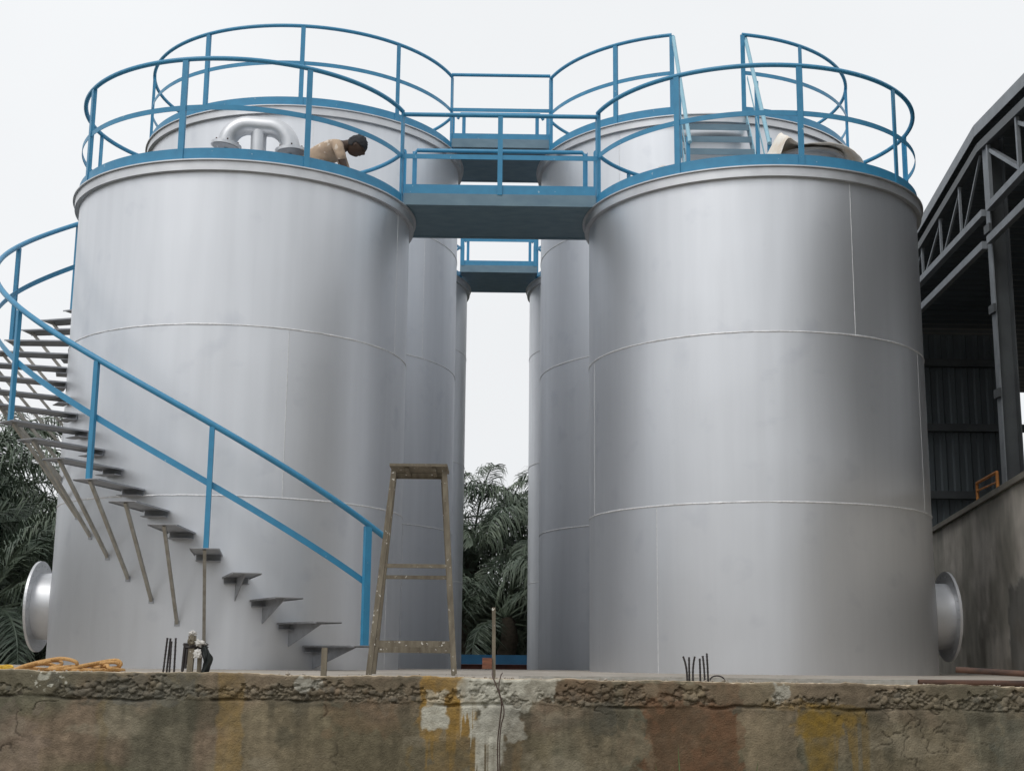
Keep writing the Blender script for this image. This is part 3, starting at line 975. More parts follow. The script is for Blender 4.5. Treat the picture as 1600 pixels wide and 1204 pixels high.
def gx(Y): return 6.93 + 0.053 * (Y - 18.5)


def gp(Y, z, dx=0.0): return Vector((gx(Y) + dx, Y, z - 2.2))


AP = 18.65
prof = [(7.0, 6.95), (AP, 7.58), (31.0, 6.30)]
def roof_z(Y):
    if Y < AP: return 7.66 - (AP - Y) * 0.080
    return 7.66 - (Y - AP) * 0.118
Yn, Yf = -3.0, 31.0
# roof sheets, ribbed, in strips so each sheet is a piece
for (ya, yb) in ((Yn, AP), (AP, Yf)):
    n = int(round((yb - ya) / 1.0))
    for k in range(n):
        a, b = ya + (yb - ya) * k / n, ya + (yb - ya) * (k + 1) / n - 0.01
        g = MB()
        mm = 4
        top = []
        for j in range(mm * 2 + 1):
            y = a + (b - a) * j / (mm * 2)
            top.append((y, roof_z(y) + (0.03 if j % 2 else 0.0)))
        vs, fs = [], []
        for x0 in (-0.06, 17.3):
            for dz in (0.0, 0.006):
                vs += [gp(y, z + dz + 0.05, x0) for y, z in top]
        m_ = len(top)
        for j in range(m_ - 1):
            fs += [(j, j + 1, 2 * m_ + j + 1, 2 * m_ + j), (m_ + j, m_ + j + 1, 3 * m_ + j + 1, 3 * m_ + j), (j, j + 1, m_ + j + 1, m_ + j),
                   (2 * m_ + j, 2 * m_ + j + 1, 3 * m_ + j + 1, 3 * m_ + j)]
        g.add(vs, fs).build('roof_sheet', M_ROOFS, fb)
for (ya, yb) in ((Yn, AP - .002), (AP + .002, Yf)):
    MB().bar(gp(ya, roof_z(ya) - .02, -.08), gp(yb, roof_z(yb) - .02, -.08), 0.012, 0.17).build('fascia', M_LSTEEL, fb)
    MB().bar(gp(ya, roof_z(ya) - .27), gp(yb, roof_z(yb) - .27), 0.10, 0.12).build('top_chord', M_DSTEEL, fb)
CH = 6.40
for ya, yb in ((Yn, 18.40), (18.62, Yf)):
    MB().bar(gp(ya, CH), gp(yb, CH), 0.10, 0.10).build('bottom_chord', M_LSTEEL, fb)
    MB().bar(gp(ya, 5.92, -.03), gp(yb, 5.92, -.03), 0.08, 0.11).build('eaves_beam', M_LSTEEL, fb)
nodes = [AP + 0.05, 19.78, 20.9, 22.05, 23.2, 24.4]
for i, y in enumerate(nodes):
    if i: MB().bar(gp(y, CH + .05), gp(y, roof_z(y) - .33), 0.036, 0.036).build('truss_post', M_LSTEEL, fb)
    if i: MB().bar(gp(y - .02, CH + .05, .03), gp(nodes[i - 1] - (.0 if i > 1 else -.05), roof_z(nodes[i - 1]) - .33, .03), 0.032, 0.032).build('truss_diagonal', M_LSTEEL, fb)
nodes = [18.3, 17.05, 15.8, 14.5]
for i, y in enumerate(nodes):
    MB().bar(gp(y, CH + .05), gp(y, roof_z(y) - .33), 0.05, 0.05).build('truss_post', M_LSTEEL, fb)
    if i < len(nodes) - 1:
        MB().bar(gp(y - .03, roof_z(y) - .42, .03), gp(nodes[i + 1] + .03, CH + .10, .03), 0.07, 0.055).build('truss_diagonal', M_LSTEEL, fb)


def h_column(Y, x0=0.0):
    c = MB()
    base, top_ = 2.2, roof_z(Y) - .2
    c.box(gp(Y, (base + top_) / 2, x0 + .125), (0.21, 0.016, top_ - base))
    c.box(gp(Y, (base + top_) / 2, x0 + .239), (0.016, 0.26, top_ - base))
    co = c.build('column', M_DSTEEL, fb)
    f = MB().box(gp(Y, (base + top_) / 2, x0 + .012), (0.016, 0.16, top_ - base))
    f.build('column_flange', M_LSTEEL, co)  # lit face of the column put into the colour: paler than the web
    for z in (4.95, 3.75, 6.12):
        MB().box(gp(Y, z, x0 + -.015), (0.035, 0.20, 0.12)).build('cleat', M_DSTEEL, co)
    MB().box(gp(Y, 2.21, x0 + .125), (0.34, 0.34, 0.02)).build('base_plate', M_DSTEEL, co)


h_column(18.5)
h_column(9.5)
h_column(0.5)
h_column(29.0)
h_column(18.5, 8.0)
h_column(29.0, 8.0)
# end cladding, girts
CY = 27.0
x = 7.0
while x < 24.0:
    if 10.3 < x < 10.95:
        x = 10.95
    g = MB()
    xs_ = [x, x + .10, x + .13, x + .22, x + .25, x + .35, x + .38, x + .47, x + .50]
    ds = [0, 0, .035, .035, 0, 0, .035, .035, 0]
    vs, fs = [], []
    for yy in (0, 0.006):
        for zz in (0.0, roof_z(CY) - 2.25):
            vs += [(a, CY - b + yy, zz) for a, b in zip(xs_, ds)]
    m_ = len(xs_)
    for j in range(m_ - 1):
        fs += [(j, j + 1, m_ + j + 1, m_ + j), (2 * m_ + j, 2 * m_ + j + 1, 3 * m_ + j + 1, 3 * m_ + j)]
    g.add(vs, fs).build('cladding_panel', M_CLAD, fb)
    x += 0.502
for z in (3.35, 4.70, 6.02):
    MB().box((9.6, CY - .13, z - 2.2), (5.6, 0.12, 0.15)).build('girt', M_DSTEEL, fb)
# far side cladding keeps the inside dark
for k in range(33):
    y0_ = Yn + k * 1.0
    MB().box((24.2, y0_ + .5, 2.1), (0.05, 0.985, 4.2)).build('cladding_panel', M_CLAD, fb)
# orange handrail on top of the wall
oh = thing('orange_handrail', 'short orange steel handrail on top of the rendered wall', 'handrail', (0, 0, 2.27))
pA, pB = Vector((6.70, 18.9, 0)), Vector((6.62, 17.9, 0))
MB().tube([pA, pA + Vector((0, 0, .28)), pB + Vector((0, 0, .30))], 0.022, 8).build('rail', M_ORANGE, oh, 50)
MB().tube([pA + Vector((0, 0, .17)), pB + Vector((0, 0, .17))], 0.014, 8).build('cross_bar', M_ORANGE, oh, 50)
MB().tube([pB, pB + Vector((0, 0, .30))], 0.022, 8).build('post', M_ORANGE, oh, 50)

# ------------------------------------------------------------------ skip far behind
sk = thing('skip_container', 'low red skip with blue rim seen through the gap between tanks', 'skip', (0, 34, YARDZ))
g = MB().box((0, 0, .16), (5.0, 2.0, .30))
g.build('body', M_SKIPR, sk)
for k in range(12):
    MB().box((-2.3 + k * .42, -1.02, .16), (0.05, 0.04, 0.28)).build('rib', M_SKIPR, sk)
MB().box((0, -1.03, .425), (5.1, 0.10, .22)).build('rim', M_SKIPB, sk)
MB().box((0, 1.03, .425), (5.1, 0.10, .22)).build('rim', M_SKIPB, sk)

# ------------------------------------------------------------------ wooden step ladder
ld = thing('step_ladder', 'paint splashed wooden step ladder standing between the front tanks', 'ladder', (-0.66, 11.3, PADZ))
LH = 1.66
def rail_pt(side, face, t):
    """side -1/1, face -1 front / 1 back, t 0 foot .. 1 top"""
    wtop, wbot = 0.205, 0.335
    x = side * (wbot + (wtop - wbot) * t) + 0.015 * (1 - t)
    y = face * (0.33 + (0.16 - 0.33) * t)
    if face > 0: x -= 0.022
    return Vector((x + 0.03 * t - .0, y, LH * t))
for face in (-1, 1):
    for side in (-1, 1):
        MB().bar(rail_pt(side, face, 0.0), rail_pt(side, face, 0.985), 0.042, 0.055, (0, 1, 0)).build('leg', M_WOOD, ld)
    for t, hh in ((0.145 if face < 0 else .120, 0.050), (0.515 if face < 0 else .478, 0.030)):
        p0, p1 = rail_pt(-1, face, t), rail_pt(1, face, t)
        MB().bar(p0 - Vector((.01, 0, 0)), p1 + Vector((.01, 0, 0)), 0.045, hh).build('rung', M_WOOD, ld)
for k in range(6):
    MB().box((0.025, -0.205 + k * 0.082, LH + .012), (0.47, 0.060, 0.022)).build('top_slat', M_WOOD, ld)
for x in (-0.09, 0.13):
    MB().box((x + .02, 0, LH - 0.016), (0.032, 0.40, 0.032)).build('top_batten', M_WOOD, ld)
MB().box((0.025, 0.19, LH - 0.025), (0.42, 0.022, 0.045)).build('top_rail', M_WOOD, ld)


# ------------------------------------------------------------------ small things along the wall top
def rod(name, label, p, h, lean=(0, 0), r=0.008, mat=M_REBAR, bend=0.0, group=None, cat='rebar'):
    path = [Vector((p[0] + lean[0] * t + bend * t * t * t, p[1] + lean[1] * t, p[2] + h * t)) for t in (0, .2, .4, .6, .8, .93, 1)]
    g = MB().tube(path, r, 7)
    if mat is M_REBAR:
        for t in np.arange(.02, 1, 0.022 / max(h, .05)):
            c = Vector((p[0] + lean[0] * t + bend * t ** 3, p[1] + lean[1] * t, p[2] + h * t))
            g.tube([c - Vector((0, 0, .002)), c + Vector((0, 0, .002))], r * 1.22, 6)
    o = g.build(name, mat, None, 60)
    return tag(o, label, cat, group)


def wx(px, Y): return (px - 777) / 2139.8 * Y


BY = 7.9
GZ = PADZ
gr = 'rebar rods standing in the wall top'
names = ['leftmost', 'second from the left', 'third and shortest', 'rightmost']
for k, (px, top, ln) in enumerate(((274, 990, .016), (278.5, 990.5, .013), (284, 995, .003), (290.5, 990, -.001))):
    rod('rebar_rod', 'thin dark upright rod, %s of four left of the wrapped stakes' % names[k], (wx(px - 2, BY), BY + .015 * (k % 2), GZ), (1052 - top) / 2139.8 * BY + .0,
        (ln, 0), 0.0055, group=gr)
names = ['leftmost and outward curved', 'second from the left', 'third, curving right at its tip', 'fourth and shortest', 'fifth from the left', 'rightmost and tallest']
for k, (px, top, ln, bd) in enumerate(((1073, 1018, .0, -.022), (1077, 1019, .0, .0), (1082, 1018, -.004, .016), (1094, 1021, -.002, 0.0), (1100, 1017, -.004, -.006), (1106, 1013, -.004, -.002))):
    rod('rebar_rod', 'dark rebar rod before the right tank, %s of six' % names[k], (wx(px, BY), BY + .02 * (k % 2), GZ), (1060 - top) / 2139.8 * BY, (ln, 0), 0.0055, bend=bd, group=gr)
# bent wire stirrup by the right hand rods
pts = [(wx(1108 + 11 - 11 * math.cos(PI * k / 10), 7.6), 7.6, -0.022 + .024 * math.sin(PI * k / 10)) for k in range(11)]
tag(MB().tube(pts, 0.004, 6).build('bent_wire', M_REBAR), 'small bent wire loop beside the right hand rebar rods', 'wire')

# wrapped stakes
st = thing('wrapped_stakes', 'wooden stakes bound with rags and black plastic, left of centre', 'stakes', (wx(318, BY), BY, GZ))
k_ = BY / 2139.8
MB().bar((-.020, 0, 0), (-.012, 0, .19), 0.032, 0.03, (0, 1, 0)).build('stake', M_WOOD, st)
MB().bar((.030, .02, 0), (.030, .02, .17), 0.022, 0.022, (0, 1, 0)).build('stake', M_WOOD, st)
MB().tube([(-.062, 0, 0), (-.052, 0, .20)], 0.0085, 7).build('rod', M_REBAR, st, 60)
MB().tube([(-.042, -.01, .06), (-.036, -.01, .17)], 0.007, 7).build('rod', M_REBAR, st, 60)


def lump(name, mat, parent, c, s, seed, sub=3, amp=.35, fr=3.0):
    bm = bmesh.new()
    bmesh.ops.create_icosphere(bm, subdivisions=sub, radius=1)
    for v in bm.verts:
        n = mnoise.noise(v.co * fr + Vector((seed, seed * 2, 0))) + .5 * mnoise.noise(v.co * fr * 2.3 + Vector((0, seed, seed)))
        v.co = v.co * (1 + amp * n)
        v.co = Vector((v.co.x * s[0], v.co.y * s[1], v.co.z * s[2])) + Vector(c)
    me = bpy.data.meshes.new(name)
    bm.to_mesh(me)
    bm.free()
    for p in me.polygons: p.use_smooth = True
    me.materials.append(mat)
    return link_mesh(name, me, parent)


lump('rag', M_WHITE, st, (-.010, -.01, .255), (.018, .016, .013), 1.0, 4, .8, 2.2)
lump('knot', M_WOOD, st, (-.012, -.01, .215), (.021, .020, .030), 2.0, 4, .6, 3.2)
lump('rag', M_WHITE, st, (.032, -.012, .200), (.027, .020, .015), 3.0, 4, .9, 2.1)
lump('rag', M_WHITE, st, (.026, -.028, .142), (.020, .013, .022), 4.0, 4, .8, 2.3)
lump('knot', M_REBAR, st, (.005, .0, .185), (.055, .02, .016), 5.0, 4, .9, 2.4)
# black plastic bag hanging
g = MB()
vs, fs = [], []
nu, nv = 14, 12
outline = [(.035, .075), (.040, .085), (.040, .095), (.045, .105), (.055, .110), (.062, .112), (.060, .108), (.058, .100), (.055, .098), (.050, .092), (.042, .080), (.045, .062)]
for layer in (0, 1):
    for i in range(nv):
        a, b = outline[i]
        z = .185 - .178 * i / (nv - 1)
        for j in range(nu):
            t = j / (nu - 1)
            x = a + (b - a) * t
            y = -.018 + (.012 if layer else -.012) * math.sin(PI * t) + .010 * math.sin(t * 11 + i * .7) + .004 * math.sin(i * 1.9 + j)
            vs.append((x, y, z + .006 * math.sin(t * 9 + i)))
for layer in (0, 1):
    o_ = layer * nu * nv
    for i in range(nv - 1):
        for j in range(nu - 1):
            fs.append((o_ + i * nu + j, o_ + i * nu + j + 1, o_ + (i + 1) * nu + j + 1, o_ + (i + 1) * nu + j))
g.add(vs, fs).build('black_plastic', M_BLACK, st, 60)

# short post, thin stake with block
o = MB().bar((wx(517, 8.1), 8.1, GZ), (wx(517.5, 8.1), 8.1, .135), 0.032, 0.03, (0, 1, 0)).build('wooden_stub', M_WOOD)
tag(o, 'short wooden post stub under the lowest stair step', 'post')
sk2 = thing('wooden_stake', 'tall thin stake with a rusty block, upright before the gap', 'stake', (wx(777, 8.1), 8.1, GZ))
MB().bar((0.0, 0, 0), (-.005, 0, .425), 0.021, 0.02, (0, 1, 0)).build('stake', M_WOOD, sk2)
MB().box((-.040, -.005, .105), (.056, .04, .062)).build('block', M_BRICK, sk2)

# wire hanging down the wall
wp = [(wx(775, 7.12), 7.14, .02), (wx(775, 7), 6.99, -.004), (wx(781, 7), 6.955, -.05), (wx(789, 7), 6.95, -.13), (wx(787, 7), 6.955, -.22), (wx(784, 7), 6.96, -.33), (wx(785, 7), 6.955, -.5), (wx(787, 7), 6.95, -.8)]
wq = [(wx(790, 7.12), 7.13, .01), (wx(787, 7), 6.985, -.01), (wx(785, 7), 6.95, -.07), (wx(793, 7), 6.945, -.17), (wx(789, 7), 6.95, -.24), (wx(787, 7), 6.955, -.33), (wx(788, 7), 6.95, -.5), (wx(790, 7), 6.945, -.8)]


def smooth_path(P, n=8):
    P = [Vector(p) for p in P]
    out_ = []
    for i in range(len(P) - 1):
        a, b, c, d = P[max(i - 1, 0)], P[i], P[i + 1], P[min(i + 2, len(P) - 1)]
        for k in range(n):
            t = k / n
            out_.append(0.5 * ((2 * b) + (c - a) * t + (2 * a - 5 * b + 4 * c - d) * t * t + (3 * b - a - 3 * c + d) * t ** 3))
    out_.append(P[-1])
    return out_


g = MB().tube(smooth_path(wp), 0.0036, 7).tube(smooth_path(wq), 0.0030, 7)
tag(g.build('hanging_wire', M_WIRE, None, 60), 'brown doubled wire hanging down the wall by the white paint runs', 'wire')


# ropes
def rope(name, label, mat, px0, px1, Y, loops, seed, hz, r):
    rr = random.Random(seed)
    pts = []
    c = (px0 + px1) / 2
    hw = (px1 - px0) / 2
    n = loops * 10
    for k in range(n):
        t = k / n
        a = 2 * PI * loops * t
        cx = c + hw * .45 * math.sin(2 * PI * t * 1.7 + seed)
        rx = hw * (.35 + .28 * math.sin(a * .37 + seed)) + rr.uniform(-4, 4)
        u = min(max(cx + rx * math.cos(a), px0), px1)
        y = Y + .10 * math.sin(a) + rr.uniform(-.02, .02)
        z = -.007 + r + hz * (.5 + .5 * math.sin(a * .71 + seed)) * (1 - abs(u - c) / hw * .6) + rr.uniform(0, .006)
        pts.append((wx(u, Y), y, z))
    g = MB().tube(smooth_path(pts, 5), r, 7)
    o = g.build(name, mat, None, 60)
    return tag(o, label, 'rope')


rq = [(52, 1), (70, 7), (96, 14), (124, 17), (146, 12), (138, 4), (108, 1), (78, 2), (64, 5), (92, 11), (112, 14), (120, 8), (104, 3), (132, 3), (158, 8), (182, 14), (198, 15),
      (204, 9), (190, 3), (166, 1), (150, 4), (172, 10), (196, 12), (201, 6), (176, 3), (146, 1), (118, 3), (100, 8), (84, 9), (66, 3), (88, 1), (126, 5), (154, 7), (170, 5),
      (186, 8), (194, 4), (208, 1), (180, 1), (140, 1), (100, 1), (60, 1), (46, 1)]
rr_ = random.Random(4)
rp_ = [(wx(u, 7.25), 7.25 + rr_.uniform(-.08, .08), -.001 + hh * .0036) for u, hh in rq]
MBR = MB().tube(smooth_path(rp_, 6), 0.0092, 8)
tag(MBR.build('rope', M_ROPE, None, 60), 'heap of loose orange rope coils on the wall top at left', 'rope')
rope('rope', 'small bunch of yellow rope at the far left of the wall top', M_YROPE, 12, 42, 7.25, 8, 5, 0.018, 0.007)

# steel channel and rusty pipes on the right
ch = MB()
xa, xb = wx(815, 8.6), wx(1442, 8.6)
ch.box(((xa + xb) / 2, 8.6, GZ + .010), (xb - xa, 0.05, 0.020))
ch.box(((xa + xb) / 2, 8.63, GZ + .024), (xb - xa, 0.006, 0.012))
tag(ch.build('steel_rail', M_STRUT), 'long thin grey steel section lying before the front right tank', 'steel section')


def pipe(label, p0, p1, r):
    p0, p1 = Vector(p0), Vector(p1)
    d = (p1 - p0).normalized()
    g = MB()
    n = 18
    a = d.orthogonal().normalized()
    b = d.cross(a)
    vs, fs = [], []
    for c, q in ((p0, r), (p1, r), (p1, r * .82), (p0, r * .82)):
        vs += [c + (a * math.cos(2 * PI * k / n) + b * math.sin(2 * PI * k / n)) * q for k in range(n)]
    for i in range(4):
        j = (i + 1) % 4
        fs += [(i * n + k, i * n + (k + 1) % n, j * n + (k + 1) % n, j * n + k) for k in range(n)]
    return tag(g.add(vs, fs).build('rusty_pipe', M_RUST, None, 40), label, 'pipe', 'rusty pipes on the wall top')


pipe('rusty pipe lying along the wall top at right, nearest the edge', (wx(1428, 7.35), 7.35, GZ + .030), (wx(1428, 7.35) + 3.0, 7.30, GZ + .027), 0.0165)
pipe('rusty pipe leaning behind the nearer one, its end raised towards the tank', (wx(1487, 8.3), 8.3, 0.045), (wx(1487, 8.3) + 1.3, 7.62, GZ + .020), 0.018)

# ------------------------------------------------------------------ tarpaulin over the manhole
def tarp():
    nu, nv = 46, 22
    cx, cy, base = 3.655, 15.34, 5.44
    vs, fs = [], []
    for layer in (0, 1):
        for j in range(nv):
            q = j / (nv - 1)                       # 0 front edge .. 1 back
            for i in range(nu):
                a = PI * (i / (nu - 1))            # 0 right .. pi left
                rx = 0.52 + 0.05 * q
                x = cx + rx * math.cos(a) * (1.03 if a > PI / 2 else 1.0)
                y = cy - 0.44 + 0.95 * q - 0.12 * math.sin(a) * (1 - q)
                h = 0.40 + 0.165 * math.sin(a) ** 0.8 * (1 - 0.15 * q ** 2)
                h += 0.21 * math.exp(-((a - 2.33) / 0.24) ** 2) * (1 - .3 * q)
                h -= 0.05 * math.exp(-((a - 0.5) / 0.3) ** 2)
                if q < .3: h -= (.3 - q) / .3 * (.10 + .15 * math.exp(-((a - 2.55) / .45) ** 2)); y -= (.3 - q) * .12
                if q > .75: h -= (q - .75) * 1.4
                ends = max(0, abs(a - PI / 2) - 1.1)
                h -= ends * 0.25
                n = mnoise.noise(Vector((x * 7, y * 7, 1.3))) * .022 + mnoise.noise(Vector((x * 19, y * 15, 4.3))) * .010
                vs.append((x + n * .5, y + n, base + h + n - (0.006 if layer else 0)))
    m_ = nu * nv
    for layer in (0, 1):
        for j in range(nv - 1):
            for i in range(nu - 1):
                k = layer * m_ + j * nu + i
                fs.append((k, k + 1, k + nu + 1, k + nu))
    for i in range(nu - 1):
        fs += [(i, i + 1, m_ + i + 1, m_ + i)]
        k = (nv - 1) * nu + i
        fs += [(k, k + 1, m_ + k + 1, m_ + k)]
    o = MB().add(vs, fs).build('tarpaulin', M_TARP, None, 70)
    tag(o, 'stained cream tarpaulin draped over the manhole on the front right roof', 'tarpaulin')


tarp()
o = lump('white_rag', M_WHITE, None, (1.89, 14.98, 5.60), (.10, .07, .075), 8.0, 3, .5, 2.2)
tag(o, 'crumpled white rag by the railing post on the front right roof', 'rag')
o = lump('white_cloth', M_WHITE, None, (2.93, 14.75, 5.60), (.13, .07, .085), 12.0, 3, .5, 2.0)
tag(o, 'crumpled white cloth beside the tarpaulin on the front right roof', 'cloth')


# ------------------------------------------------------------------ worker kneeling on the front left roof
def skin_mesh(name, verts, edges, radii, mat, sub=2):
    me = bpy.data.meshes.new(name + '_base')
    me.from_pydata(verts, edges, [])
    o = bpy.data.objects.new(name + '_base', me)
    COL.objects.link(o)
    md = o.modifiers.new('Skin', 'SKIN')
    sv = me.skin_vertices[0].data
    for i, r in enumerate(radii):
        r = r if isinstance(r, tuple) else (r, r)
        sv[i].radius = r
        sv[i].use_root = (i == 0)
    s = o.modifiers.new('Sub', 'SUBSURF')
    s.levels = s.render_levels = sub
    dg = bpy.context.evaluated_depsgraph_get()
    res = bpy.data.meshes.new_from_object(o.evaluated_get(dg))
    res.name = name
    bpy.data.objects.remove(o)
    bpy.data.meshes.remove(me)
    res.materials.clear()
    res.materials.append(mat)
    for p in res.polygons: p.use_smooth = True
    return res


def worker():
    t = thing('person', 'worker in a tan paint stained shirt kneeling bent over on the front left roof', 'person', (-2.16, 15.42, 5.44))
    # local frame: facing +x; z up from the roof
    hip = Vector((-.16, 0, .29))
    v, e, r = [], [], []

    def chain(pts, rad, root=None):
        ids = []
        prev = root
        for p, q in zip(pts, rad):
            v.append(tuple(p)); r.append(q)
            i = len(v) - 1
            if prev is not None: e.append((prev, i))
            prev = i
            ids.append(i)
        return ids

    sp = chain([hip, (-.04, 0, .40), (.10, 0, .50), (.235, 0, .585), (.305, 0, .60), (.345, 0, .612)], [.115, .11, .12, .105, .072, .070])
    hd = chain([(.40, 0, .605), (.44, 0, .60)], [.06, .07], sp[-1])
    for s in (-1, 1):
        arm = chain([(.24, s * .17, .545), (.285, s * .21, .42), (.33, s * .20, .28), (.39, s * .17, .16), (.435, s * .155, .06), (.475, s * .15, .03)],
                    [.058, .050, .042, .038, .028, .032], sp[3])
        for f in range(4):
            yy = s * (.150 + (f - 1.5) * .019)
            chain([(.505, yy, .028), (.545 + .008 * (1 - abs(f - 1.5)), yy, .020), (.575 + .012 * (1 - abs(f - 1.5)), yy, .010)], [.0095, .009, .008], arm[-1])
        chain([(.475, s * .108, .022), (.50, s * .095, .012)], [.010, .009], arm[-1])
        chain([(-.14, s * .11, .25), (.10, s * .14, .16), (.22, s * .14, .075), (.02, s * .13, .055), (-.18, s * .12, .05), (-.24, s * .12, .045), (-.30, s * .12, .02)],
              [.085, .075, .058, .05, .038, .035, .028], sp[0])
    body = link_mesh('body', skin_mesh('body', v, e, r, M_SKIN), t)
    # head: one shaped surface joined into the body mesh, looking down to the right
    bm = bmesh.new()
    bm.from_mesh(body.data)
    hm_ = bmesh.ops.create_icosphere(bm, subdivisions=4, radius=1)
    Rt = Matrix.Rotation(R_(38), 3, 'Y')
    for q in hm_['verts']:
        c = q.co.copy()                       # local head frame: x to the face, z to the crown
        x, y, z = c.x * .112, c.y * .082, c.z * .132
        if c.x > 0:
            x += .040 * math.exp(-((c.z + .18) / .16) ** 2 - (c.y / .22) ** 2)        # nose
            x += .014 * math.exp(-((c.z - .14) / .12) ** 2 - (c.y / .6) ** 2)         # brow
            x -= .012 * math.exp(-((c.z - .0) / .10) ** 2 - ((abs(c.y) - .38) / .16) ** 2)   # eye sockets
            x += .020 * math.exp(-((c.z + .50) / .09) ** 2 - (c.y / .35) ** 2)        # lips
            x += .022 * math.exp(-((c.z + .80) / .14) ** 2 - (c.y / .35) ** 2)        # chin
        if c.z < -.35: y *= 1 + .25 * (c.z + .35); x *= 1 + .10 * (c.z + .35)
        y += math.copysign(.016 * math.exp(-((c.x + .05) / .10) ** 2 - ((c.z + .08) / .17) ** 2), c.y) if abs(c.y) > .6 else 0   # ears
        q.co = Rt @ Vector((x, y, z)) + Vector((.455, 0, .595))
    bm.to_mesh(body.data)
    bm.free()
    for p in body.data.polygons: p.use_smooth = True
    for s_ in (-1, 1):
        lump('eye', M_HAIR, body, Rt @ Vector((.104, s_ * .031, .0)) + Vector((.455, 0, .595)), (.006, .011, .006), 1.5, 2, .02)
    hair = bmesh.new()
    bmesh.ops.create_icosphere(hair, subdivisions=4, radius=1)
    bmesh.ops.delete(hair, geom=[q for q in hair.verts if q.co.z < .12 - .0 and q.co.x > -.12 or q.co.z < -.40], context='VERTS')
    for q in hair.verts:
        c = q.co
        n_ = 1.0 + .10 * mnoise.noise(c * 5) + .06 * mnoise.noise(c * 14)
        q.co = Rt @ Vector((c.x * .124 * n_ - .003, c.y * .094 * n_, c.z * .146 * n_)) + Vector((.455, 0, .595))
    hme = bpy.data.meshes.new('hair')
    hair.to_mesh(hme)
    hair.free()
    for p in hme.polygons: p.use_smooth = True
    hme.materials.append(M_HAIR)
    link_mesh('hair', hme, t)
    # shirt: torso and sleeves a little wider than the body
    v.clear(); e.clear(); r.clear()
    sp = chain([(-.19, 0, .30), (-.05, 0, .405), (.10, 0, .505), (.235, 0, .588), (.315, 0, .603)], [(.13, .145), (.125, .15), (.13, .165), (.118, .15), .066])
    for s in (-1, 1):
        chain([(.24, s * .175, .545), (.29, s * .215, .42), (.325, s * .212, .325)], [.070, .064, .060], sp[3])
    link_mesh('shirt', skin_mesh('shirt', v, e, r, M_SHIRT), t)
    v.clear(); e.clear(); r.clear()
    sp = chain([(-.18, 0, .27), (-.17, 0, .31)], [(.13, .14), (.125, .14)])
    for s in (-1, 1):
        chain([(-.14, s * .11, .245), (.10, s * .14, .165), (.22, s * .14, .083), (.02, s * .13, .065), (-.18, s * .12, .058)], [.098, .088, .068, .060, .048], sp[0])
    link_mesh('trousers', skin_mesh('trousers', v, e, r, M_TROUS), t)


worker()


# ------------------------------------------------------------------ vegetation
def frond_mesh(seed, L=3.6, nl=44, droop=1.0, mat=M_FROND, wl=0.86):
    rr = random.Random(seed)
    g = MB()
    # rachis in the xz-plane: rises then droops
    P = []
    N = 18
    x = z = 0.0
    ang = R_(rr.uniform(58, 70))
    for k in range(N + 1):
        P.append(Vector((x, 0, z)))
        ang -= R_(droop * (3.0 + 5.5 * k / N) * rr.uniform(.85, 1.15))
        x += math.cos(ang) * L / N
        z += math.sin(ang) * L / N
    g.tube(P, [0.035 * (1 - .85 * k / N) + .004 for k in range(N + 1)], 4)
    for k in range(nl):
        t = 0.16 + 0.83 * (k + .5) / nl
        f = t * N
        i = min(int(f), N - 1)
        p = P[i].lerp(P[i + 1], f - i)
        d = (P[i + 1] - P[i]).normalized()
        ln = wl * (math.sin(PI * (0.12 + .86 * t)) ** .6) * rr.uniform(.8, 1.12)
        for s in (-1, 1):
            lift = rr.uniform(-.35, .55)
            side = (Vector((0, s, 0)) * rr.uniform(.65, .85) + d * rr.uniform(.40, .85) + Vector((0, 0, lift))).normalized()
            wv = side.cross(Vector((0, 0, 1))).normalized() * (0.015 * rr.uniform(.8, 1.3))
            wv = wv + Vector((0, 0, rr.uniform(-.011, .011)))
            dr = rr.uniform(.55, 1.25) * droop
            p1 = p + side * ln * .42 + Vector((0, 0, -.06 * ln * dr))
            p2 = p + side * ln * .72 + Vector((0, 0, -.30 * ln * dr))
            p3 = p + side * ln * .84 + Vector((0, 0, -.72 * ln * dr))
            g.add([p + wv * .4, p - wv * .4, p1 - wv, p1 + wv, p2 - wv * .8, p2 + wv * .8, p3], [(0, 1, 2, 3), (3, 2, 4, 5), (5, 4, 6)])
    me = g.mesh('frond', mat)
    return me


FR = [frond_mesh(s, 3.7 + .3 * (s % 3), 84, .85 + .12 * (s % 4)) for s in range(7)]
FRP = [frond_mesh(50 + s, 3.6, 78, .9, M_FROND2) for s in range(3)]


def palm(label, x, y, h, sc, n=24, seed=0, pale=False, z0=YARDZ, up=(0.0, 1.0)):
    rr = random.Random(seed)
    t = thing('palm_tree', label, 'palm tree', (x, y, z0), group='palms behind the tanks')
    path = [(0.06 * math.sin(k * .9 + seed), 0.05 * math.cos(k + seed), h * k / 8) for k in range(9)]
    MB().tube(path, [0.26 - .05 * k / 8 + (.02 if k % 2 else 0) for k in range(9)], 9).build('trunk', M_TRUNK, t, 60)
    for k in range(n):
        u = (k + rr.random() * .6) / n
        az = k * 2.39996 + rr.uniform(-.2, .2)
        tilt = R_(-18 + 86 * u)            # young upright, old hanging
        mw = Matrix.Translation((0.06 * math.sin(8 * .9 + seed), 0.05 * math.cos(8 + seed), h - .15 + .25 * (1 - u))) @ Matrix.Rotation(az, 4, 'Z') @ Matrix.Rotation(tilt, 4, 'Y') @ \
            Matrix.Rotation(rr.uniform(-.5, .5), 4, 'X') @ Matrix.Scale(sc * rr.uniform(.85, 1.1), 4)
        link_mesh('frond', (FRP if pale else FR)[rr.randrange(3 if pale else 7)], t, mw)
    return t


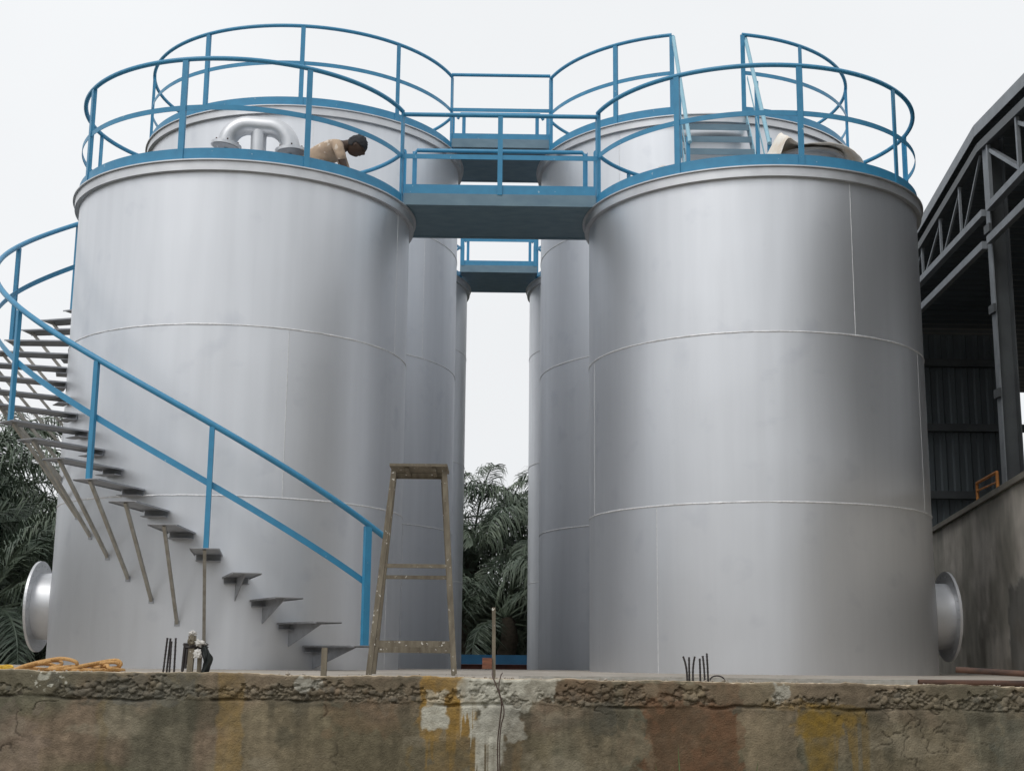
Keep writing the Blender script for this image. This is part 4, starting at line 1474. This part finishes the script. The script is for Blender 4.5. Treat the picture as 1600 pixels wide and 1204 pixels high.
palm('palm in the gap between the tanks, tallest crown left of centre', -0.75, 41.0, 3.5, 1.0, 22, 1)
palm('palm with arching fronds at the right side of the gap', 1.35, 40.0, 3.6, 1.05, 22, 2)
palm('dark palm low behind the skip in the gap', 0.35, 37.6, 1.5, .95, 20, 3)
palm('palm half hidden by the farthest left tank', -2.9, 39.5, 3.2, 1.1, 26, 4)
palm('palm half hidden by the farthest right tank', 3.0, 42.5, 4.4, 1.05, 26, 5)
palm('dark palm left of the stair, its fronds over the flanged nozzle', -11.2, 27.5, 2.6, 1.0, 30, 6)
palm('pale palm farther back at the left picture edge', -14.9, 38.0, 4.6, 1.15, 28, 7, True)
palm('dark palm close behind the left nozzle, low crown', -9.2, 25.0, 1.2, .85, 26, 8)
palm('palm at the far left behind the lower stair', -12.4, 30.0, 2.6, 1.1, 28, 9)
palm('dark palm behind the front left tank, mostly hidden', -10.4, 31.5, 2.4, 1.0, 26, 10)


def leaf_mass(name, label, boxes, n, size, mat, seed, cat='undergrowth'):
    rr = np.random.default_rng(seed)
    vs, fs = [], []
    V = []
    for (c, s, k) in boxes:
        m_ = int(n * k)
        p = rr.normal(size=(m_, 3))
        p /= np.linalg.norm(p, axis=1)[:, None]
        p *= rr.uniform(.35, 1.0, (m_, 1)) ** .5
        nn_ = np.array([mnoise.noise(Vector(q * 1.7) + Vector((seed, c[0], c[1]))) for q in p])
        p = p * (1 + .45 * nn_[:, None]) * np.array(s) + np.array(c)
        V.append(p)
    P = np.concatenate(V)
    a = rr.normal(size=P.shape); a /= np.linalg.norm(a, axis=1)[:, None]
    b = np.cross(a, rr.normal(size=P.shape)); b /= np.linalg.norm(b, axis=1)[:, None]
    sz = rr.uniform(.5, 1.2, (len(P), 1)) * size
    q = np.stack([P - a * sz, P + b * sz * .42, P + a * sz, P - b * sz * .42], 1).reshape(-1, 3)
    f = np.arange(len(q)).reshape(-1, 4)
    me = bpy.data.meshes.new(name)
    me.from_pydata(q.tolist(), [], f.tolist())
    me.materials.append(mat)
    o = link_mesh(name, me)
    tag(o, label, cat, kind='stuff')
    return o


boxes = []
r2 = random.Random(5)
for k in range(20):
    xx = -3.6 + .38 * k
    boxes.append(((xx, 43 + r2.uniform(-1.5, 3), 1.0 + r2.uniform(-.2, .5)), (1.0, 1.0, 1.7), 1))
leaf_mass('undergrowth', 'dark leafy undergrowth below the palms in the gap', boxes, 900, .13, M_BUSH, 3)
boxes = []
for k in range(26):
    boxes.append(((-22 + .55 * k, 33 + r2.uniform(-2, 4), .7 + r2.uniform(-.2, .5)), (1.2, 1.2, 1.6), 1))
leaf_mass('undergrowth', 'dark leafy undergrowth behind the left nozzle', boxes, 900, .15, M_BUSH, 4)
leaf_mass('trees', 'dark tall trees added unseen behind the right hand tanks to darken the tank edge', [((5.6 + .9 * (k % 5), 37 + 2.2 * (k // 5), 2.0 + 2.6 * (k % 4)), (2.0, 1.9, 2.4), 1) for k in range(28)],
          500, .26, M_BUSH, 12, 'trees')  # unseen trees, added so the front right tank edge reflects something dark
boxes = []
for k in range(60):
    boxes.append(((-55 + 2.0 * k, 62 + r2.uniform(-3, 5), 0.4 + r2.uniform(-.2, .4)), (2.6, 2.0, 1.9), 1))
leaf_mass('treeline', 'far low belt of trees beyond the yard', boxes, 500, .28, M_BUSH, 5, 'trees')

boxes = []
for k in range(30):
    a = R_(183 + 80 * k / 29)
    boxes.append(((40 * math.sin(a), 40 * math.cos(a) + 3, 1.4 + r2.uniform(-.5, 1.2)), (3.2, 2.6, 3.6), 1))
leaf_mass('treeline', 'dense belt of trees added unseen behind the viewpoint on the left to darken reflections', boxes, 420, .75, M_BUSH, 9, 'trees')  # out of view, added to darken what the lower tank shells reflect
boxes = []
for k in range(16):
    t = k / 15
    boxes.append(((-9.5 - 4.6 * t + r2.uniform(-.4, .2), 2 + 20 * t, .6 + r2.uniform(-.4, .5)), (1.3, 1.3, 2.1), 1))
leaf_mass('hedge', 'dense green hedge added unseen left of the picture to darken the left tank', boxes, 900, .30, M_BUSH, 10, 'hedge')  # unseen foliage, added to darken the lower left of the front left tank

# crumbs of concrete along the wall top
g = MB()
rb = random.Random(21)
for k in range(420):
    x_ = rb.uniform(-2.6, 2.8)
    y_ = WY + .015 + abs(rb.gauss(0, .09)) if k < 260 else rb.uniform(7.4, 11.5)
    z_ = (WT - x_ * .006 - (y_ - WY) * .045 - .003) if y_ < 7.38 else PADZ
    r_ = rb.uniform(.003, .009) * (1.6 if rb.random() < .12 else 1)
    ax = [Vector((rb.uniform(.6, 1.2) * r_, 0, 0)), Vector((0, rb.uniform(.6, 1.2) * r_, 0)), Vector((0, 0, rb.uniform(.4, .9) * r_))]
    rot = Matrix.Rotation(rb.uniform(0, 3), 3, 'Z') @ Matrix.Rotation(rb.uniform(-.4, .4), 3, 'X')
    c_ = Vector((x_, y_, z_ + r_ * .3))
    vs = [c_ + rot @ (v_ * s_) for v_ in ax for s_ in (1, -1)]
    g.add(vs, [(0, 2, 4), (2, 1, 4), (1, 3, 4), (3, 0, 4), (2, 0, 5), (1, 2, 5), (3, 1, 5), (0, 3, 5)])
tag(g.build('rubble', M_CONC), 'crumbs of broken concrete scattered along the wall top', 'rubble', kind='stuff')

# grass blades at the foot of the wall, tips in view
def grass(label, x, h, n, seed, lean=0.0):
    rr = random.Random(seed)
    g = MB()
    for k in range(n):
        bx_, by_ = x + rr.uniform(-.05, .05), 6.72 + rr.uniform(-.05, .05)
        hh = h * rr.uniform(.72, 1.0) if k else h
        a = lean + rr.uniform(-.10, .10)
        w_ = rr.uniform(.008, .011)
        pts = []
        for j in range(6):
            t = j / 5
            pts.append((bx_ + a * t * t * hh, by_ - .02 * t, -1.5 + hh * t, w_ * (1 - t ** 5) + .0005))
        vs, fs = [], []
        for px_, py_, pz_, ww in pts: vs += [(px_ - ww, py_, pz_), (px_ + ww, py_ + .002, pz_), (px_, py_ + .004, pz_)]
        for j in range(5):
            for q in range(3):
                fs.append((3 * j + q, 3 * j + (q + 1) % 3, 3 * j + 3 + (q + 1) % 3, 3 * j + 3 + q))
        g.add(vs, fs)
    return tag(g.build('grass_tuft', M_GRASS), label, 'grass', 'grass tufts at the wall foot')


def gxp(px): return (px - 777) / 2139.8 * 6.72
grass('tuft of grass with one pale tall blade before the red brown stain', gxp(1080), 1.19, 5, 1, -.08)
grass('small grass tuft left of the pale tall blade', gxp(1030), 1.10, 4, 2, .03)
grass('grass tip below the right hand ochre stain', gxp(1222), 1.09, 4, 3, -.03)
grass('grass tip right of the ochre stain at the picture foot', gxp(1362), 1.08, 3, 4, .05)
grass('grass tip at the lower right before the pale wall', gxp(1140), 1.12, 4, 5, .04)
